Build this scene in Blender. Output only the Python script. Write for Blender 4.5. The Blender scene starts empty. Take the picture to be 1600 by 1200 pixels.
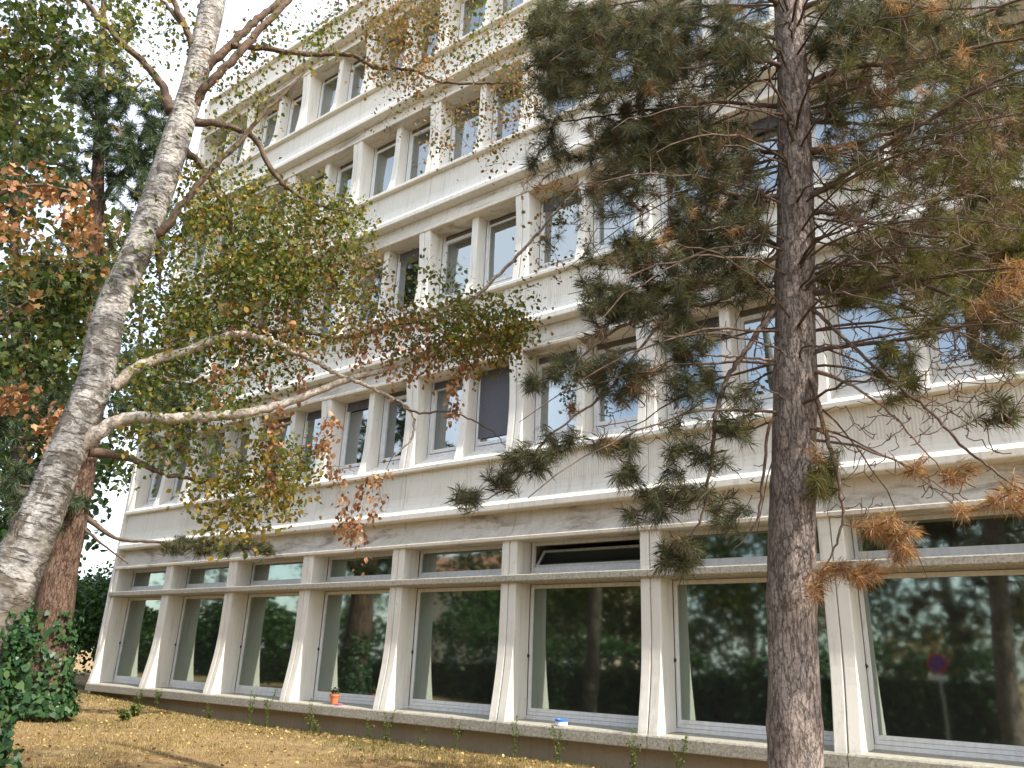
import bpy, math, random
import numpy as np
from mathutils import Vector
rng = np.random.default_rng(11)
random.seed(5)
PI = math.pi
SC = bpy.context.scene
COL = SC.collection

# ------------------------------------------------------------------ camera
CAM = np.array([22.079, -10.94, 1.378])
CR = np.array([0.7983, 0.6012, 0.0368])
CW = np.array([-0.5767, 0.7452, 0.33495])
CR = CR - CW * CR.dot(CW) / CW.dot(CW)
CR /= np.linalg.norm(CR); CW /= np.linalg.norm(CW)
CU = np.cross(CR, CW)
FPX = 1229.6
from mathutils import Matrix
cd = bpy.data.cameras.new('camera')
cam = bpy.data.objects.new('camera', cd); COL.objects.link(cam)
cd.sensor_width = 36.0
cd.lens = 36.0 * FPX / 1600
cd.clip_start = 0.05; cd.clip_end = 2000
M4 = Matrix(((CR[0], CU[0], -CW[0], CAM[0]), (CR[1], CU[1], -CW[1], CAM[1]), (CR[2], CU[2], -CW[2], CAM[2]), (0, 0, 0, 1)))
cam.matrix_world = M4
SC.camera = cam

# ------------------------------------------------------------------ sky, sun, exposure
SUN_EL = math.radians(46)
SUN_OFF = math.radians(4.0)            # how far the sun stands in front of the facade plane
sdir = np.array([math.cos(SUN_EL) * math.cos(SUN_OFF), -math.cos(SUN_EL) * math.sin(SUN_OFF), math.sin(SUN_EL)])
W = bpy.data.worlds.new('World'); SC.world = W; W.use_nodes = True
wn = W.node_tree.nodes; wl = W.node_tree.links
wn.clear()
sky = wn.new('ShaderNodeTexSky'); sky.sky_type = 'NISHITA'; sky.sun_disc = False
sky.sun_elevation = SUN_EL
sky.sun_rotation = math.atan2(sdir[0], sdir[1])
sky.air_density = 1.0; sky.dust_density = 1.5; sky.ozone_density = 1.0
# thin high cloud veil over the blue
tc = wn.new('ShaderNodeTexCoord')
cl = wn.new('ShaderNodeTexNoise'); cl.inputs['Scale'].default_value = 2.2; cl.inputs['Detail'].default_value = 7
wl.new(tc.outputs['Generated'], cl.inputs['Vector'])
rp = wn.new('ShaderNodeValToRGB')
rp.color_ramp.elements[0].position = 0.36; rp.color_ramp.elements[0].color = (0.12, 0.12, 0.12, 1)
rp.color_ramp.elements[1].position = 0.62; rp.color_ramp.elements[1].color = (0.5, 0.5, 0.5, 1)
wl.new(cl.outputs['Fac'], rp.inputs['Fac'])
mx = wn.new('ShaderNodeMix'); mx.data_type = 'RGBA'
wl.new(rp.outputs['Color'], mx.inputs['Factor'])
wl.new(sky.outputs['Color'], mx.inputs['A'])
mx.inputs['B'].default_value = (8.2, 8.3, 8.5, 1)
bg = wn.new('ShaderNodeBackground'); bg.inputs['Strength'].default_value = 0.145
wl.new(mx.outputs['Result'], bg.inputs['Color'])
wo = wn.new('ShaderNodeOutputWorld'); wl.new(bg.outputs['Background'], wo.inputs['Surface'])
sl = bpy.data.lights.new('sun', 'SUN'); sl.energy = 3.4; sl.angle = math.radians(0.55); sl.color = (1.0, 0.93, 0.82)
so = bpy.data.objects.new('sun', sl); COL.objects.link(so)
so.rotation_euler = Vector(sdir).to_track_quat('Z', 'Y').to_euler()
so.location = (40, -10, 40)
vs = SC.view_settings
vs.view_transform = 'Standard'; vs.look = 'None'; vs.gamma = 1.0; vs.use_curve_mapping = False
vs.exposure = 1.36
SC.cycles.max_bounces = 8; SC.cycles.diffuse_bounces = 4; SC.cycles.glossy_bounces = 4
SC.cycles.transparent_max_bounces = 12; SC.cycles.transmission_bounces = 4

# ------------------------------------------------------------------ helpers
def ray(x, y):
    return CW + CR * (x - 800) / FPX - CU * (y - 600) / FPX
def hd(x, y, rho):                      # a point seen at (x, y) that stands rho metres away over the ground
    d = ray(x, y)
    return CAM + d * (rho / math.hypot(d[0], d[1]))
def ground_z(x, y):
    t = np.clip((7.0 - x) / 8.0, 0, 1)
    z = 0.27 * t * t * (3 - 2 * t)
    return z + 0.02 * np.sin(x * 0.9 + y * 0.5) * np.clip((-y - 0.6) / 2, 0, 1) + 0.025 * np.sin(y * 0.7 - x * 0.31) * np.clip((-y - 0.6) / 2, 0, 1)

class MB:                               # mesh builder: vertices and faces of any size
    def __init__(s): s.v = []; s.f = []; s.n = 0
    def add(s, V, F):
        V = np.asarray(V, float)
        s.v.append(V); s.f += [tuple(int(i) + s.n for i in q) for q in F]; s.n += len(V)
    def box(s, x0, x1, y0, y1, z0, z1, ch=0.0):
        c = ch
        if c <= 0:
            V = [(x, y, z) for z in (z0, z1) for y in (y0, y1) for x in (x0, x1)]
            s.add(V, [(0, 2, 3, 1), (4, 5, 7, 6), (0, 1, 5, 4), (2, 6, 7, 3), (0, 4, 6, 2), (1, 3, 7, 5)])
        else:                           # chamfered along the vertical and front edges (octagon in plan)
            P = [(x0 + c, y0), (x1 - c, y0), (x1, y0 + c), (x1, y1), (x0, y1), (x0, y0 + c)]
            n = 6
            V = [(a, b, z0) for a, b in P] + [(a, b, z1) for a, b in P]
            s.add(V, [tuple(range(n))[::-1], tuple(range(n, 2 * n))] + [(i, (i + 1) % n, n + (i + 1) % n, n + i) for i in range(n)])
    def extr(s, prof, x0, x1):          # closed (y, z) profile, clockwise or not, extruded along x
        n = len(prof)
        V = [(x0, y, z) for y, z in prof] + [(x1, y, z) for y, z in prof]
        s.add(V, [tuple(range(n)), tuple(range(2 * n - 1, n - 1, -1))] + [(i, n + i, n + (i + 1) % n, (i + 1) % n) for i in range(n)])
    def column(s, front, yb, x0, x1, ch):
        V = []; F = []
        for y, z in front:
            V += [(x0, yb, z), (x0, y + ch, z), (x0 + ch, y, z), (x1 - ch, y, z), (x1, y + ch, z), (x1, yb, z)]
        m = len(front)
        for k in range(m - 1):
            for j in range(6):
                a = k * 6 + j; b = k * 6 + (j + 1) % 6
                F.append((a, b, b + 6, a + 6))
        F.append(tuple(range(5, -1, -1))); F.append(tuple(range((m - 1) * 6, m * 6)))
        s.add(V, F)
    def lathe(s, prof, n=20, c=(0, 0, 0)):
        V = []; F = []
        for r, z in prof:
            for k in range(n):
                a = 2 * PI * k / n
                V.append((c[0] + r * math.cos(a), c[1] + r * math.sin(a), c[2] + z))
        for i in range(len(prof) - 1):
            for k in range(n):
                F.append((i * n + k, i * n + (k + 1) % n, (i + 1) * n + (k + 1) % n, (i + 1) * n + k))
        F.append(tuple(range(n))[::-1]); F.append(tuple(range((len(prof) - 1) * n, len(prof) * n)))
        s.add(V, F)
    def tube(s, P, R, n=6, cap=True, wob=0.0, lump=None):
        P = np.asarray(P, float); R = np.asarray(R, float)
        T = np.gradient(P, axis=0); T /= np.linalg.norm(T, axis=1)[:, None] + 1e-9
        ref = np.array([0.31, 0.77, 0.55]);
        if abs(T[0].dot(ref)) > 0.9: ref = np.array([0.9, -0.1, 0.4])
        u = np.cross(T[0], ref); u /= np.linalg.norm(u)
        A = np.arange(n) * 2 * PI / n
        V = []
        for i in range(len(P)):
            u = u - T[i] * u.dot(T[i]); u /= np.linalg.norm(u) + 1e-9
            w = np.cross(T[i], u)
            r = R[i]
            rr = r * np.ones(n)
            if lump is not None: rr = r * lump(i, A, P[i])
            elif wob: rr = r * (1 + wob * rng.standard_normal(n))
            V.append(P[i] + (np.cos(A) * rr)[:, None] * u + (np.sin(A) * rr)[:, None] * w)
        V = np.concatenate(V)
        F = []
        for i in range(len(P) - 1):
            a = i * n
            for k in range(n):
                k2 = (k + 1) % n
                F.append((a + k, a + k2, a + n + k2, a + n + k))
        if cap:
            F.append(tuple(range(n))[::-1]); F.append(tuple(range((len(P) - 1) * n, len(P) * n)))
        s.add(V, F)
    def mesh(s, name, smooth=False):
        me = bpy.data.meshes.new(name)
        V = np.concatenate(s.v) if s.v else np.zeros((0, 3))
        me.from_pydata(V.tolist(), [], s.f)
        if smooth: me.polygons.foreach_set('use_smooth', np.ones(len(me.polygons), bool))
        me.update()
        return me
def fast_mesh(name, V, k):              # V: (n*k, 3) separate k-gons
    V = np.asarray(V, np.float32).reshape(-1, 3)
    n = len(V) // k
    me = bpy.data.meshes.new(name)
    me.vertices.add(n * k); me.vertices.foreach_set('co', V.ravel())
    me.loops.add(n * k); me.loops.foreach_set('vertex_index', np.arange(n * k, dtype=np.int32))
    me.polygons.add(n)
    me.polygons.foreach_set('loop_start', np.arange(0, n * k, k, dtype=np.int32))
    me.polygons.foreach_set('loop_total', np.full(n, k, np.int32))
    me.update(calc_edges=True); me.validate()
    return me
def obj(name, me, mat=None, parent=None, loc=None, rot=None):
    o = bpy.data.objects.new(name, me); COL.objects.link(o)
    if mat is not None and me is not None and len(me.materials) == 0: me.materials.append(mat)
    if parent is not None: o.parent = parent
    if loc is not None: o.location = loc
    if rot is not None: o.rotation_euler = rot
    return o
def tag(o, label=None, cat=None, group=None, kind=None):
    if label: o['label'] = label
    if cat: o['category'] = cat
    if group: o['group'] = group
    if kind: o['kind'] = kind
    return o
def thing(name, label, cat, loc=(0, 0, 0), group=None):
    o = bpy.data.objects.new(name, None); COL.objects.link(o); o.location = loc
    o.empty_display_size = 0.2
    return tag(o, label, cat, group)

# ------------------------------------------------------------------ materials
class NT:
    def __init__(s, name):
        s.m = bpy.data.materials.new(name); s.m.use_nodes = True
        s.t = s.m.node_tree; s.t.nodes.clear()
    def n(s, typ, **kw):
        nd = s.t.nodes.new(typ)
        for k, v in kw.items():
            if k in nd.inputs: nd.inputs[k].default_value = v
            else: setattr(nd, k, v)
        return nd
    def l(s, a, b): s.t.links.new(a, b)
    def pos(s, scale=(1, 1, 1), obj_space=False):
        if obj_space: g = s.n('ShaderNodeTexCoord').outputs['Object']
        else: g = s.n('ShaderNodeNewGeometry').outputs['Position']
        mp = s.n('ShaderNodeMapping'); mp.inputs['Scale'].default_value = scale
        s.l(g, mp.inputs['Vector']); return mp.outputs['Vector']
    def noise(s, vec, scale, detail=4, rough=0.55, dist=0.0):
        nd = s.n('ShaderNodeTexNoise'); nd.inputs['Scale'].default_value = scale
        nd.inputs['Detail'].default_value = detail; nd.inputs['Roughness'].default_value = rough
        nd.inputs['Distortion'].default_value = dist
        s.l(vec, nd.inputs['Vector']); return nd.outputs['Fac']
    def ramp(s, fac, stops, interp='LINEAR'):
        nd = s.n('ShaderNodeValToRGB'); e = nd.color_ramp.elements; nd.color_ramp.interpolation = interp
        while len(e) > 1: e.remove(e[-1])
        for i, (p, c) in enumerate(stops):
            q = e[0] if i == 0 else e.new(p)
            q.position = p
            q.color = (c, c, c, 1) if np.isscalar(c) else (*c, 1)
        s.l(fac, nd.inputs['Fac']); return nd.outputs['Color']
    def mix(s, f, a, b, mode='MIX'):
        nd = s.n('ShaderNodeMix'); nd.data_type = 'RGBA'; nd.blend_type = mode
        for v, k in ((f, 'Factor'), (a, 'A'), (b, 'B')):
            if hasattr(v, 'is_output') or isinstance(v, bpy.types.NodeSocket): s.l(v, nd.inputs[k])
            else:
                nd.inputs[k].default_value = v if k == 'Factor' else (*v, 1)
        return nd.outputs['Result']
    def math(s, op, a, b=0.0):
        nd = s.n('ShaderNodeMath'); nd.operation = op
        for v, k in ((a, 0), (b, 1)):
            if isinstance(v, bpy.types.NodeSocket): s.l(v, nd.inputs[k])
            else: nd.inputs[k].default_value = v
        return nd.outputs[0]
    def bump(s, h, strength=0.3, dist=0.01, prev=None):
        nd = s.n('ShaderNodeBump'); nd.inputs['Strength'].default_value = strength; nd.inputs['Distance'].default_value = dist
        s.l(h, nd.inputs['Height'])
        if prev is not None: s.l(prev, nd.inputs['Normal'])
        return nd.outputs['Normal']
    def out(s, color, rough=0.8, normal=None, spec=0.3, metal=0.0):
        b = s.n('ShaderNodeBsdfPrincipled')
        if isinstance(color, bpy.types.NodeSocket): s.l(color, b.inputs['Base Color'])
        else: b.inputs['Base Color'].default_value = (*color, 1)
        if isinstance(rough, bpy.types.NodeSocket): s.l(rough, b.inputs['Roughness'])
        else: b.inputs['Roughness'].default_value = rough
        b.inputs['Specular IOR Level'].default_value = spec; b.inputs['Metallic'].default_value = metal
        if normal is not None: s.l(normal, b.inputs['Normal'])
        o = s.n('ShaderNodeOutputMaterial'); s.l(b.outputs[0], o.inputs['Surface'])
        return s.m
def upness(t):                          # 1 on faces that look up, where dirt settles and lichen grows
    g = t.n('ShaderNodeNewGeometry'); sp = t.n('ShaderNodeSeparateXYZ'); t.l(g.outputs['Normal'], sp.inputs[0])
    return t.ramp(sp.outputs['Z'], [(0.25, 0.0), (0.8, 1.0)])
def concrete_mat(name, base, grime, ribs=False, lichen=0.0, streak=0.5):
    t = NT(name)
    oi = t.n('ShaderNodeObjectInfo')
    big = t.noise(t.pos((0.5, 0.5, 0.5)), 1.3, 5, 0.6)
    st = t.noise(t.pos((7, 7, 0.45)), 1.6, 5, 0.65, 0.3)
    fine = t.noise(t.pos(), 55, 3, 0.6)
    c = t.mix(t.ramp(big, [(0.3, 0.0), (0.75, 1.0)]), base, tuple(b * k for b, k in zip(base, (0.90, 0.88, 0.84))))
    c = t.mix(t.math('MULTIPLY', t.ramp(st, [(0.52, 0.0), (0.74, 1.0)]), streak), c, grime)
    sp = t.noise(t.pos(), 9, 6, 0.7)
    c = t.mix(t.math('MULTIPLY', t.ramp(sp, [(0.60, 0.0), (0.72, 1.0)]), 0.30 + lichen * 0.5), c, tuple(g * 0.6 for g in grime))
    if lichen > 0:
        li = t.ramp(t.noise(t.pos(), 26, 6, 0.75), [(0.42, 0.0), (0.62, 1.0)])
        c = t.mix(t.math('MULTIPLY', li, lichen), c, (0.17, 0.165, 0.135))
        up = t.math('MULTIPLY', upness(t), t.ramp(t.noise(t.pos(), 4, 5, 0.7), [(0.3, 0.15), (0.7, 0.8)]))
        c = t.mix(up, c, (0.26, 0.25, 0.21))
    if name == 'stained_concrete':
        pt = t.ramp(t.noise(t.pos((0.55, 1.5, 2.2)), 1.5, 6, 0.7, 0.5), [(0.52, 0.0), (0.66, 1.0)])
        c = t.mix(t.math('MULTIPLY', pt, 0.75), c, (0.20, 0.15, 0.105))
    rv = t.ramp(oi.outputs['Random'], [(0.0, 0.93), (1.0, 1.04)])
    c = t.mix(1.0, c, rv, 'MULTIPLY')
    nrm = t.bump(fine, 0.35, 0.004)
    nrm = t.bump(t.noise(t.pos(), 6, 4), 0.25, 0.012, nrm)
    if ribs:
        wv = t.n('ShaderNodeTexWave'); wv.wave_type = 'BANDS'; wv.bands_direction = 'X'; wv.inputs['Scale'].default_value = 6.5
        wv.inputs['Distortion'].default_value = 0.4; wv.inputs['Detail'].default_value = 1.0
        t.l(t.pos(), wv.inputs['Vector'])
        nrm = t.bump(wv.outputs['Fac'], 0.55, 0.012, nrm)
    return t.out(c, 0.85, nrm, 0.25)
M = {}
M['paint'] = concrete_mat('pale_painted_concrete', (0.77, 0.75, 0.685), (0.40, 0.375, 0.32), streak=0.55)
M['cove'] = concrete_mat('stained_concrete', (0.68, 0.635, 0.55), (0.32, 0.27, 0.21), lichen=0.10, streak=0.5)
M['rib'] = concrete_mat('ribbed_concrete', (0.75, 0.725, 0.65), (0.43, 0.41, 0.35), ribs=True, streak=0.5)
M['ledge'] = concrete_mat('lichen_concrete', (0.47, 0.445, 0.375), (0.27, 0.25, 0.195), lichen=0.8, streak=0.5)
M['plinth'] = concrete_mat('earthy_plinth', (0.33, 0.27, 0.19), (0.16, 0.13, 0.09), lichen=0.25)
M['inner'] = NT('room_plaster').out((0.30, 0.30, 0.29), 0.9)
M['innerfloor'] = NT('room_floor').out((0.16, 0.15, 0.13), 0.7)
t = NT('white_frame'); M['frame'] = t.out(t.mix(t.ramp(t.noise(t.pos((3, 3, 1)), 5, 5), [(0.35, 0.0), (0.75, 0.6)]), (0.74, 0.74, 0.73), (0.50, 0.49, 0.46)), 0.45, None, 0.4)
t = NT('grey_shutter'); wv = t.n('ShaderNodeTexWave'); wv.bands_direction = 'Z'; wv.inputs['Scale'].default_value = 9.0; t.l(t.pos(), wv.inputs['Vector'])
M['shutter'] = t.out((0.115, 0.115, 0.135), 0.6, t.bump(wv.outputs['Fac'], 0.4, 0.01), 0.3)
M['blind'] = NT('dark_blind').out((0.16, 0.155, 0.14), 0.7)
M['dark'] = NT('dark_metal').out((0.03, 0.028, 0.025), 0.5)
def glass_mat(name, tint, refl, rough=0.0, wav=0.06, dust0=0.015, gcol=(0.86, 0.94, 0.95)):
    t = NT(name)
    nrm = t.bump(t.noise(t.pos((1, 1, 0.7)), 1.4, 2, 0.4), wav, 0.02)
    gl = t.n('ShaderNodeBsdfGlossy'); gl.inputs['Roughness'].default_value = rough; gl.inputs['Color'].default_value = (*gcol, 1); t.l(nrm, gl.inputs['Normal'])
    tr = t.n('ShaderNodeBsdfTransparent'); tr.inputs['Color'].default_value = (*tint, 1)
    df = t.n('ShaderNodeBsdfDiffuse'); df.inputs['Color'].default_value = (0.35, 0.35, 0.33, 1)
    fr = t.n('ShaderNodeFresnel'); fr.inputs['IOR'].default_value = 1.5
    f = t.math('ADD', t.math('MULTIPLY', fr.outputs[0], 0.8), refl)
    m1 = t.n('ShaderNodeMixShader'); t.l(f, m1.inputs[0]); t.l(tr.outputs[0], m1.inputs[1]); t.l(gl.outputs[0], m1.inputs[2])
    dust = t.ramp(t.noise(t.pos(), 30, 5, 0.8), [(0.66, dust0), (0.76, dust0 + 0.09)])
    m2 = t.n('ShaderNodeMixShader'); t.l(dust, m2.inputs[0]); t.l(m1.outputs[0], m2.inputs[1]); t.l(df.outputs[0], m2.inputs[2])
    o = t.n('ShaderNodeOutputMaterial'); t.l(m2.outputs[0], o.inputs['Surface'])
    return t.m
M['glass'] = glass_mat('tinted_glass', (0.20, 0.28, 0.27), 0.30, 0.042, dust0=0.035, gcol=(0.78, 0.92, 0.82))
M['glass_up'] = glass_mat('window_glass', (0.42, 0.47, 0.47), 0.30)
def leaf_mat(name, stops, transl=0.35, rough=0.55, bright=1.0):
    t = NT(name)
    g = t.n('ShaderNodeNewGeometry')
    c = t.ramp(g.outputs['Random Per Island'], [(p, tuple(v * bright for v in c)) for p, c in stops], 'LINEAR')
    b = t.n('ShaderNodeBsdfPrincipled'); t.l(c, b.inputs['Base Color']); b.inputs['Roughness'].default_value = rough; b.inputs['Specular IOR Level'].default_value = 0.25
    tl = t.n('ShaderNodeBsdfTranslucent')
    t.l(t.mix(1.0, c, (1.5, 1.45, 0.8), 'MULTIPLY'), tl.inputs['Color'])
    ms = t.n('ShaderNodeMixShader'); ms.inputs[0].default_value = transl
    t.l(b.outputs[0], ms.inputs[1]); t.l(tl.outputs[0], ms.inputs[2])
    o = t.n('ShaderNodeOutputMaterial'); t.l(ms.outputs[0], o.inputs['Surface'])
    return t.m
M['birch_leaf'] = leaf_mat('birch_leaf', bright=1.35, stops=[(0, (0.045, 0.068, 0.016)), (0.5, (0.085, 0.115, 0.026)), (0.75, (0.14, 0.145, 0.032)), (0.92, (0.22, 0.17, 0.04)), (1, (0.22, 0.11, 0.035))])
M['yellow_leaf'] = leaf_mat('yellow_leaf', [(0, (0.09, 0.11, 0.025)), (0.5, (0.22, 0.20, 0.045)), (1, (0.42, 0.27, 0.05))])
M['orange_leaf'] = leaf_mat('orange_leaf', [(0, (0.20, 0.09, 0.045)), (0.5, (0.36, 0.18, 0.09)), (1, (0.48, 0.29, 0.16))], 0.25)
M['brown_leaf'] = leaf_mat('brown_leaf', bright=1.4, stops=[(0, (0.05, 0.055, 0.02)), (0.35, (0.11, 0.10, 0.03)), (0.7, (0.16, 0.09, 0.035)), (1, (0.22, 0.11, 0.05))])
M['maple_leaf'] = leaf_mat('maple_leaf', [(0, (0.026, 0.044, 0.013)), (0.6, (0.052, 0.078, 0.02)), (0.9, (0.10, 0.11, 0.03)), (1, (0.18, 0.11, 0.04))])
M['hedge_leaf'] = leaf_mat('hedge_leaf', [(0, (0.018, 0.045, 0.012)), (0.6, (0.035, 0.085, 0.02)), (1, (0.07, 0.13, 0.03))], 0.2, 0.4)
M['ivy_leaf'] = leaf_mat('ivy_leaf', [(0, (0.018, 0.05, 0.02)), (0.7, (0.035, 0.085, 0.03)), (1, (0.08, 0.13, 0.04))], 0.15, 0.4)
M['tree_leaf'] = leaf_mat('tree_leaf', [(0, (0.03, 0.05, 0.014)), (0.6, (0.06, 0.085, 0.02)), (0.9, (0.12, 0.12, 0.03)), (1, (0.2, 0.11, 0.03))])
M['golden_leaf'] = leaf_mat('golden_leaf', [(0, (0.10, 0.10, 0.03)), (0.6, (0.22, 0.17, 0.05)), (1, (0.34, 0.20, 0.08))])
M['litter'] = leaf_mat('leaf_litter', [(0, (0.12, 0.07, 0.035)), (0.4, (0.24, 0.15, 0.06)), (0.75, (0.40, 0.28, 0.09)), (1, (0.55, 0.42, 0.16))], 0.1)
M['needle'] = leaf_mat('pine_needle', [(0, (0.04, 0.055, 0.036)), (0.5, (0.075, 0.095, 0.052)), (0.8, (0.13, 0.12, 0.062)), (1, (0.21, 0.14, 0.075))], 0.25)
M['needle_yellow'] = leaf_mat('yellow_green_needle', [(0, (0.06, 0.075, 0.028)), (0.6, (0.12, 0.125, 0.04)), (1, (0.22, 0.17, 0.06))], 0.25)
M['needle_blue'] = leaf_mat('blue_green_needle', [(0, (0.035, 0.06, 0.035)), (0.7, (0.075, 0.115, 0.065)), (1, (0.13, 0.15, 0.06))], 0.2)
M['needle_brown'] = leaf_mat('dead_needle', [(0, (0.15, 0.09, 0.06)), (0.4, (0.34, 0.185, 0.095)), (0.8, (0.45, 0.27, 0.14)), (1, (0.52, 0.38, 0.23))], 0.3)
M['needle_dull'] = leaf_mat('dull_brown_needle', [(0, (0.085, 0.055, 0.035)), (0.6, (0.15, 0.095, 0.06)), (1, (0.22, 0.15, 0.09))], 0.2)
M['weed'] = leaf_mat('weed_leaf', [(0, (0.05, 0.08, 0.02)), (0.6, (0.11, 0.14, 0.04)), (1, (0.22, 0.2, 0.07))], 0.3)
M['grass'] = leaf_mat('dry_grass_blade', [(0, (0.12, 0.10, 0.04)), (0.35, (0.27, 0.20, 0.085)), (0.75, (0.42, 0.31, 0.15)), (1, (0.55, 0.44, 0.24))], 0.3, 0.8)
M['green_grass'] = leaf_mat('green_grass_blade', [(0, (0.05, 0.075, 0.02)), (0.6, (0.12, 0.13, 0.035)), (1, (0.24, 0.2, 0.07))], 0.3, 0.8)
M['petal'] = leaf_mat('flower_petal', [(0, (0.35, 0.02, 0.03)), (0.5, (0.16, 0.03, 0.20)), (1, (0.45, 0.08, 0.06))], 0.2)
# bark
def bark_pine(name, c0, c1, c2, sc=1.0):
    t = NT(name)
    vec = t.pos((1.0, 1.0, 0.22))
    nz = t.n('ShaderNodeTexNoise'); nz.inputs['Scale'].default_value = 9 * sc; nz.inputs['Detail'].default_value = 6; nz.inputs['Roughness'].default_value = 0.7; t.l(vec, nz.inputs['Vector'])
    va = t.n('ShaderNodeVectorMath'); va.operation = 'MULTIPLY_ADD'; t.l(nz.outputs['Color'], va.inputs[0]); va.inputs[1].default_value = (0.16 / sc, 0.16 / sc, 0.16 / sc); t.l(vec, va.inputs[2])
    v = t.n('ShaderNodeTexVoronoi'); v.feature = 'DISTANCE_TO_EDGE'; v.inputs['Scale'].default_value = 24 * sc
    t.l(va.outputs[0], v.inputs['Vector'])
    edge = t.ramp(v.outputs['Distance'], [(0.0, 0.25), (0.05, 0.8), (0.16, 1.0)])
    fl = t.noise(t.pos((1, 1, 0.6)), 60 * sc, 6, 0.75)
    md = t.noise(t.pos((1, 1, 0.5)), 16 * sc, 5, 0.65)
    big = t.noise(t.pos(), 3.1, 4)
    c = t.mix(t.ramp(md, [(0.35, 0.0), (0.65, 1.0)]), c0, c1)
    c = t.mix(t.math('MULTIPLY', t.ramp(big, [(0.45, 0.0), (0.65, 1.0)]), 0.7), c, c2)
    c = t.mix(t.math('MULTIPLY', t.ramp(fl, [(0.45, 0.0), (0.62, 1.0)]), 0.75), c, tuple(k * 0.45 for k in c0))
    c = t.mix(edge, tuple(k * 0.4 for k in c0), c)
    h = t.math('ADD', t.math('MULTIPLY', edge, 0.7), t.math('ADD', t.math('MULTIPLY', md, 0.8), t.math('MULTIPLY', fl, 0.4)))
    return t.out(c, 0.95, t.bump(h, 1.0, 0.022), 0.1)
M['bark_pine'] = bark_pine('pine_bark', (0.24, 0.195, 0.17), (0.37, 0.305, 0.27), (0.44, 0.385, 0.345))
M['bark_red'] = bark_pine('reddish_bark', (0.10, 0.062, 0.045), (0.18, 0.115, 0.085), (0.21, 0.15, 0.115), 0.6)
M['bark_grey'] = bark_pine('grey_bark', (0.09, 0.075, 0.055), (0.19, 0.16, 0.125), (0.22, 0.19, 0.15), 0.7)
def bark_birch(name):
    t = NT(name)
    g = t.n('ShaderNodeUVMap')
    mp = t.n('ShaderNodeMapping'); mp.inputs['Scale'].default_value = (1, 1, 1); t.l(g.outputs['UV'], mp.inputs['Vector'])
    def m(sc):
        q = t.n('ShaderNodeMapping'); q.inputs['Scale'].default_value = (*sc, 1); t.l(g.outputs['UV'], q.inputs['Vector']); return q.outputs['Vector']
    len_ = t.ramp(t.noise(m((5, 34)), 1.0, 6, 0.7, 0.4), [(0.55, 0.0), (0.60, 1.0)])       # thin horizontal lenticels
    sca = t.ramp(t.noise(m((3.0, 3.6)), 1.0, 5, 0.65, 1.5), [(0.50, 0.0), (0.56, 1.0)])     # broad dark scars
    fine = t.noise(m((22, 40)), 1.0, 5, 0.7)
    patch = t.noise(m((4, 6)), 1.0, 4, 0.6)
    c = t.mix(t.ramp(patch, [(0.3, 0.0), (0.7, 1.0)]), (0.56, 0.54, 0.51), (0.35, 0.33, 0.30))
    c = t.mix(t.math('MULTIPLY', t.ramp(fine, [(0.42, 0.0), (0.62, 1.0)]), 0.85), c, (0.12, 0.105, 0.085))
    c = t.mix(t.math('MULTIPLY', len_, 0.85), c, (0.065, 0.055, 0.045))
    sx = t.n('ShaderNodeSeparateXYZ'); t.l(g.outputs['UV'], sx.inputs[0])
    low = t.ramp(t.math('MULTIPLY', sx.outputs['Y'], 0.1), [(0.25, 0.9), (0.55, 0.45)])
    c = t.mix(t.math('MULTIPLY', t.math('MULTIPLY', sca, 0.9), low), c, (0.075, 0.06, 0.045))
    vo = t.n('ShaderNodeTexVoronoi'); vo.inputs['Scale'].default_value = 1.0
    nzv = t.n('ShaderNodeTexNoise'); nzv.inputs['Scale'].default_value = 9.0; nzv.inputs['Detail'].default_value = 5; t.l(g.outputs['UV'], nzv.inputs['Vector'])
    ad = t.n('ShaderNodeVectorMath'); ad.operation = 'MULTIPLY_ADD'; t.l(nzv.outputs['Color'], ad.inputs[0]); ad.inputs[1].default_value = (1.1, 0.9, 0); t.l(m((3.2, 3.4)), ad.inputs[2]); t.l(ad.outputs[0], vo.inputs['Vector'])
    blot = t.ramp(vo.outputs['Distance'], [(0.24, 1.0), (0.34, 0.0)])
    blot = t.math('MULTIPLY', blot, t.ramp(t.noise(m((1.5, 1.2)), 1.0, 2), [(0.42, 0.0), (0.52, 1.0)]))
    c = t.mix(t.math('MULTIPLY', blot, 0.75), c, (0.055, 0.045, 0.035))
    moss = t.ramp(t.math('ADD', t.math('MULTIPLY', t.noise(m((3, 2.5)), 1.0, 5, 0.65), 1.0), t.math('MULTIPLY', sx.outputs['Y'], -0.075)), [(0.30, 0.0), (0.42, 1.0)])
    c = t.mix(t.math('MULTIPLY', moss, 0.8), c, (0.105, 0.085, 0.06))
    h = t.math('SUBTRACT', t.math('MULTIPLY', fine, 0.6), t.math('ADD', t.math('ADD', len_, sca), blot))
    return t.out(c, 0.8, t.bump(h, 0.7, 0.012), 0.2)
M['bark_birch'] = bark_birch('birch_bark')
def bark_limb(name, a, b, d):
    t = NT(name)
    n1 = t.noise(t.pos(), 14, 5, 0.7); n2 = t.noise(t.pos(), 60, 4, 0.7)
    c = t.mix(t.ramp(n1, [(0.42, 0.0), (0.58, 1.0)]), a, b)
    c = t.mix(t.math('MULTIPLY', t.ramp(n2, [(0.5, 0.0), (0.65, 1.0)]), 0.8), c, d)
    return t.out(c, 0.85, t.bump(n2, 0.5, 0.006), 0.15)
M['limb_white'] = bark_limb('pale_birch_limb', (0.50, 0.455, 0.40), (0.30, 0.25, 0.20), (0.09, 0.07, 0.055))
M['limb_brown'] = bark_limb('brown_birch_limb', (0.10, 0.07, 0.05), (0.16, 0.11, 0.08), (0.04, 0.03, 0.025))
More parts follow.
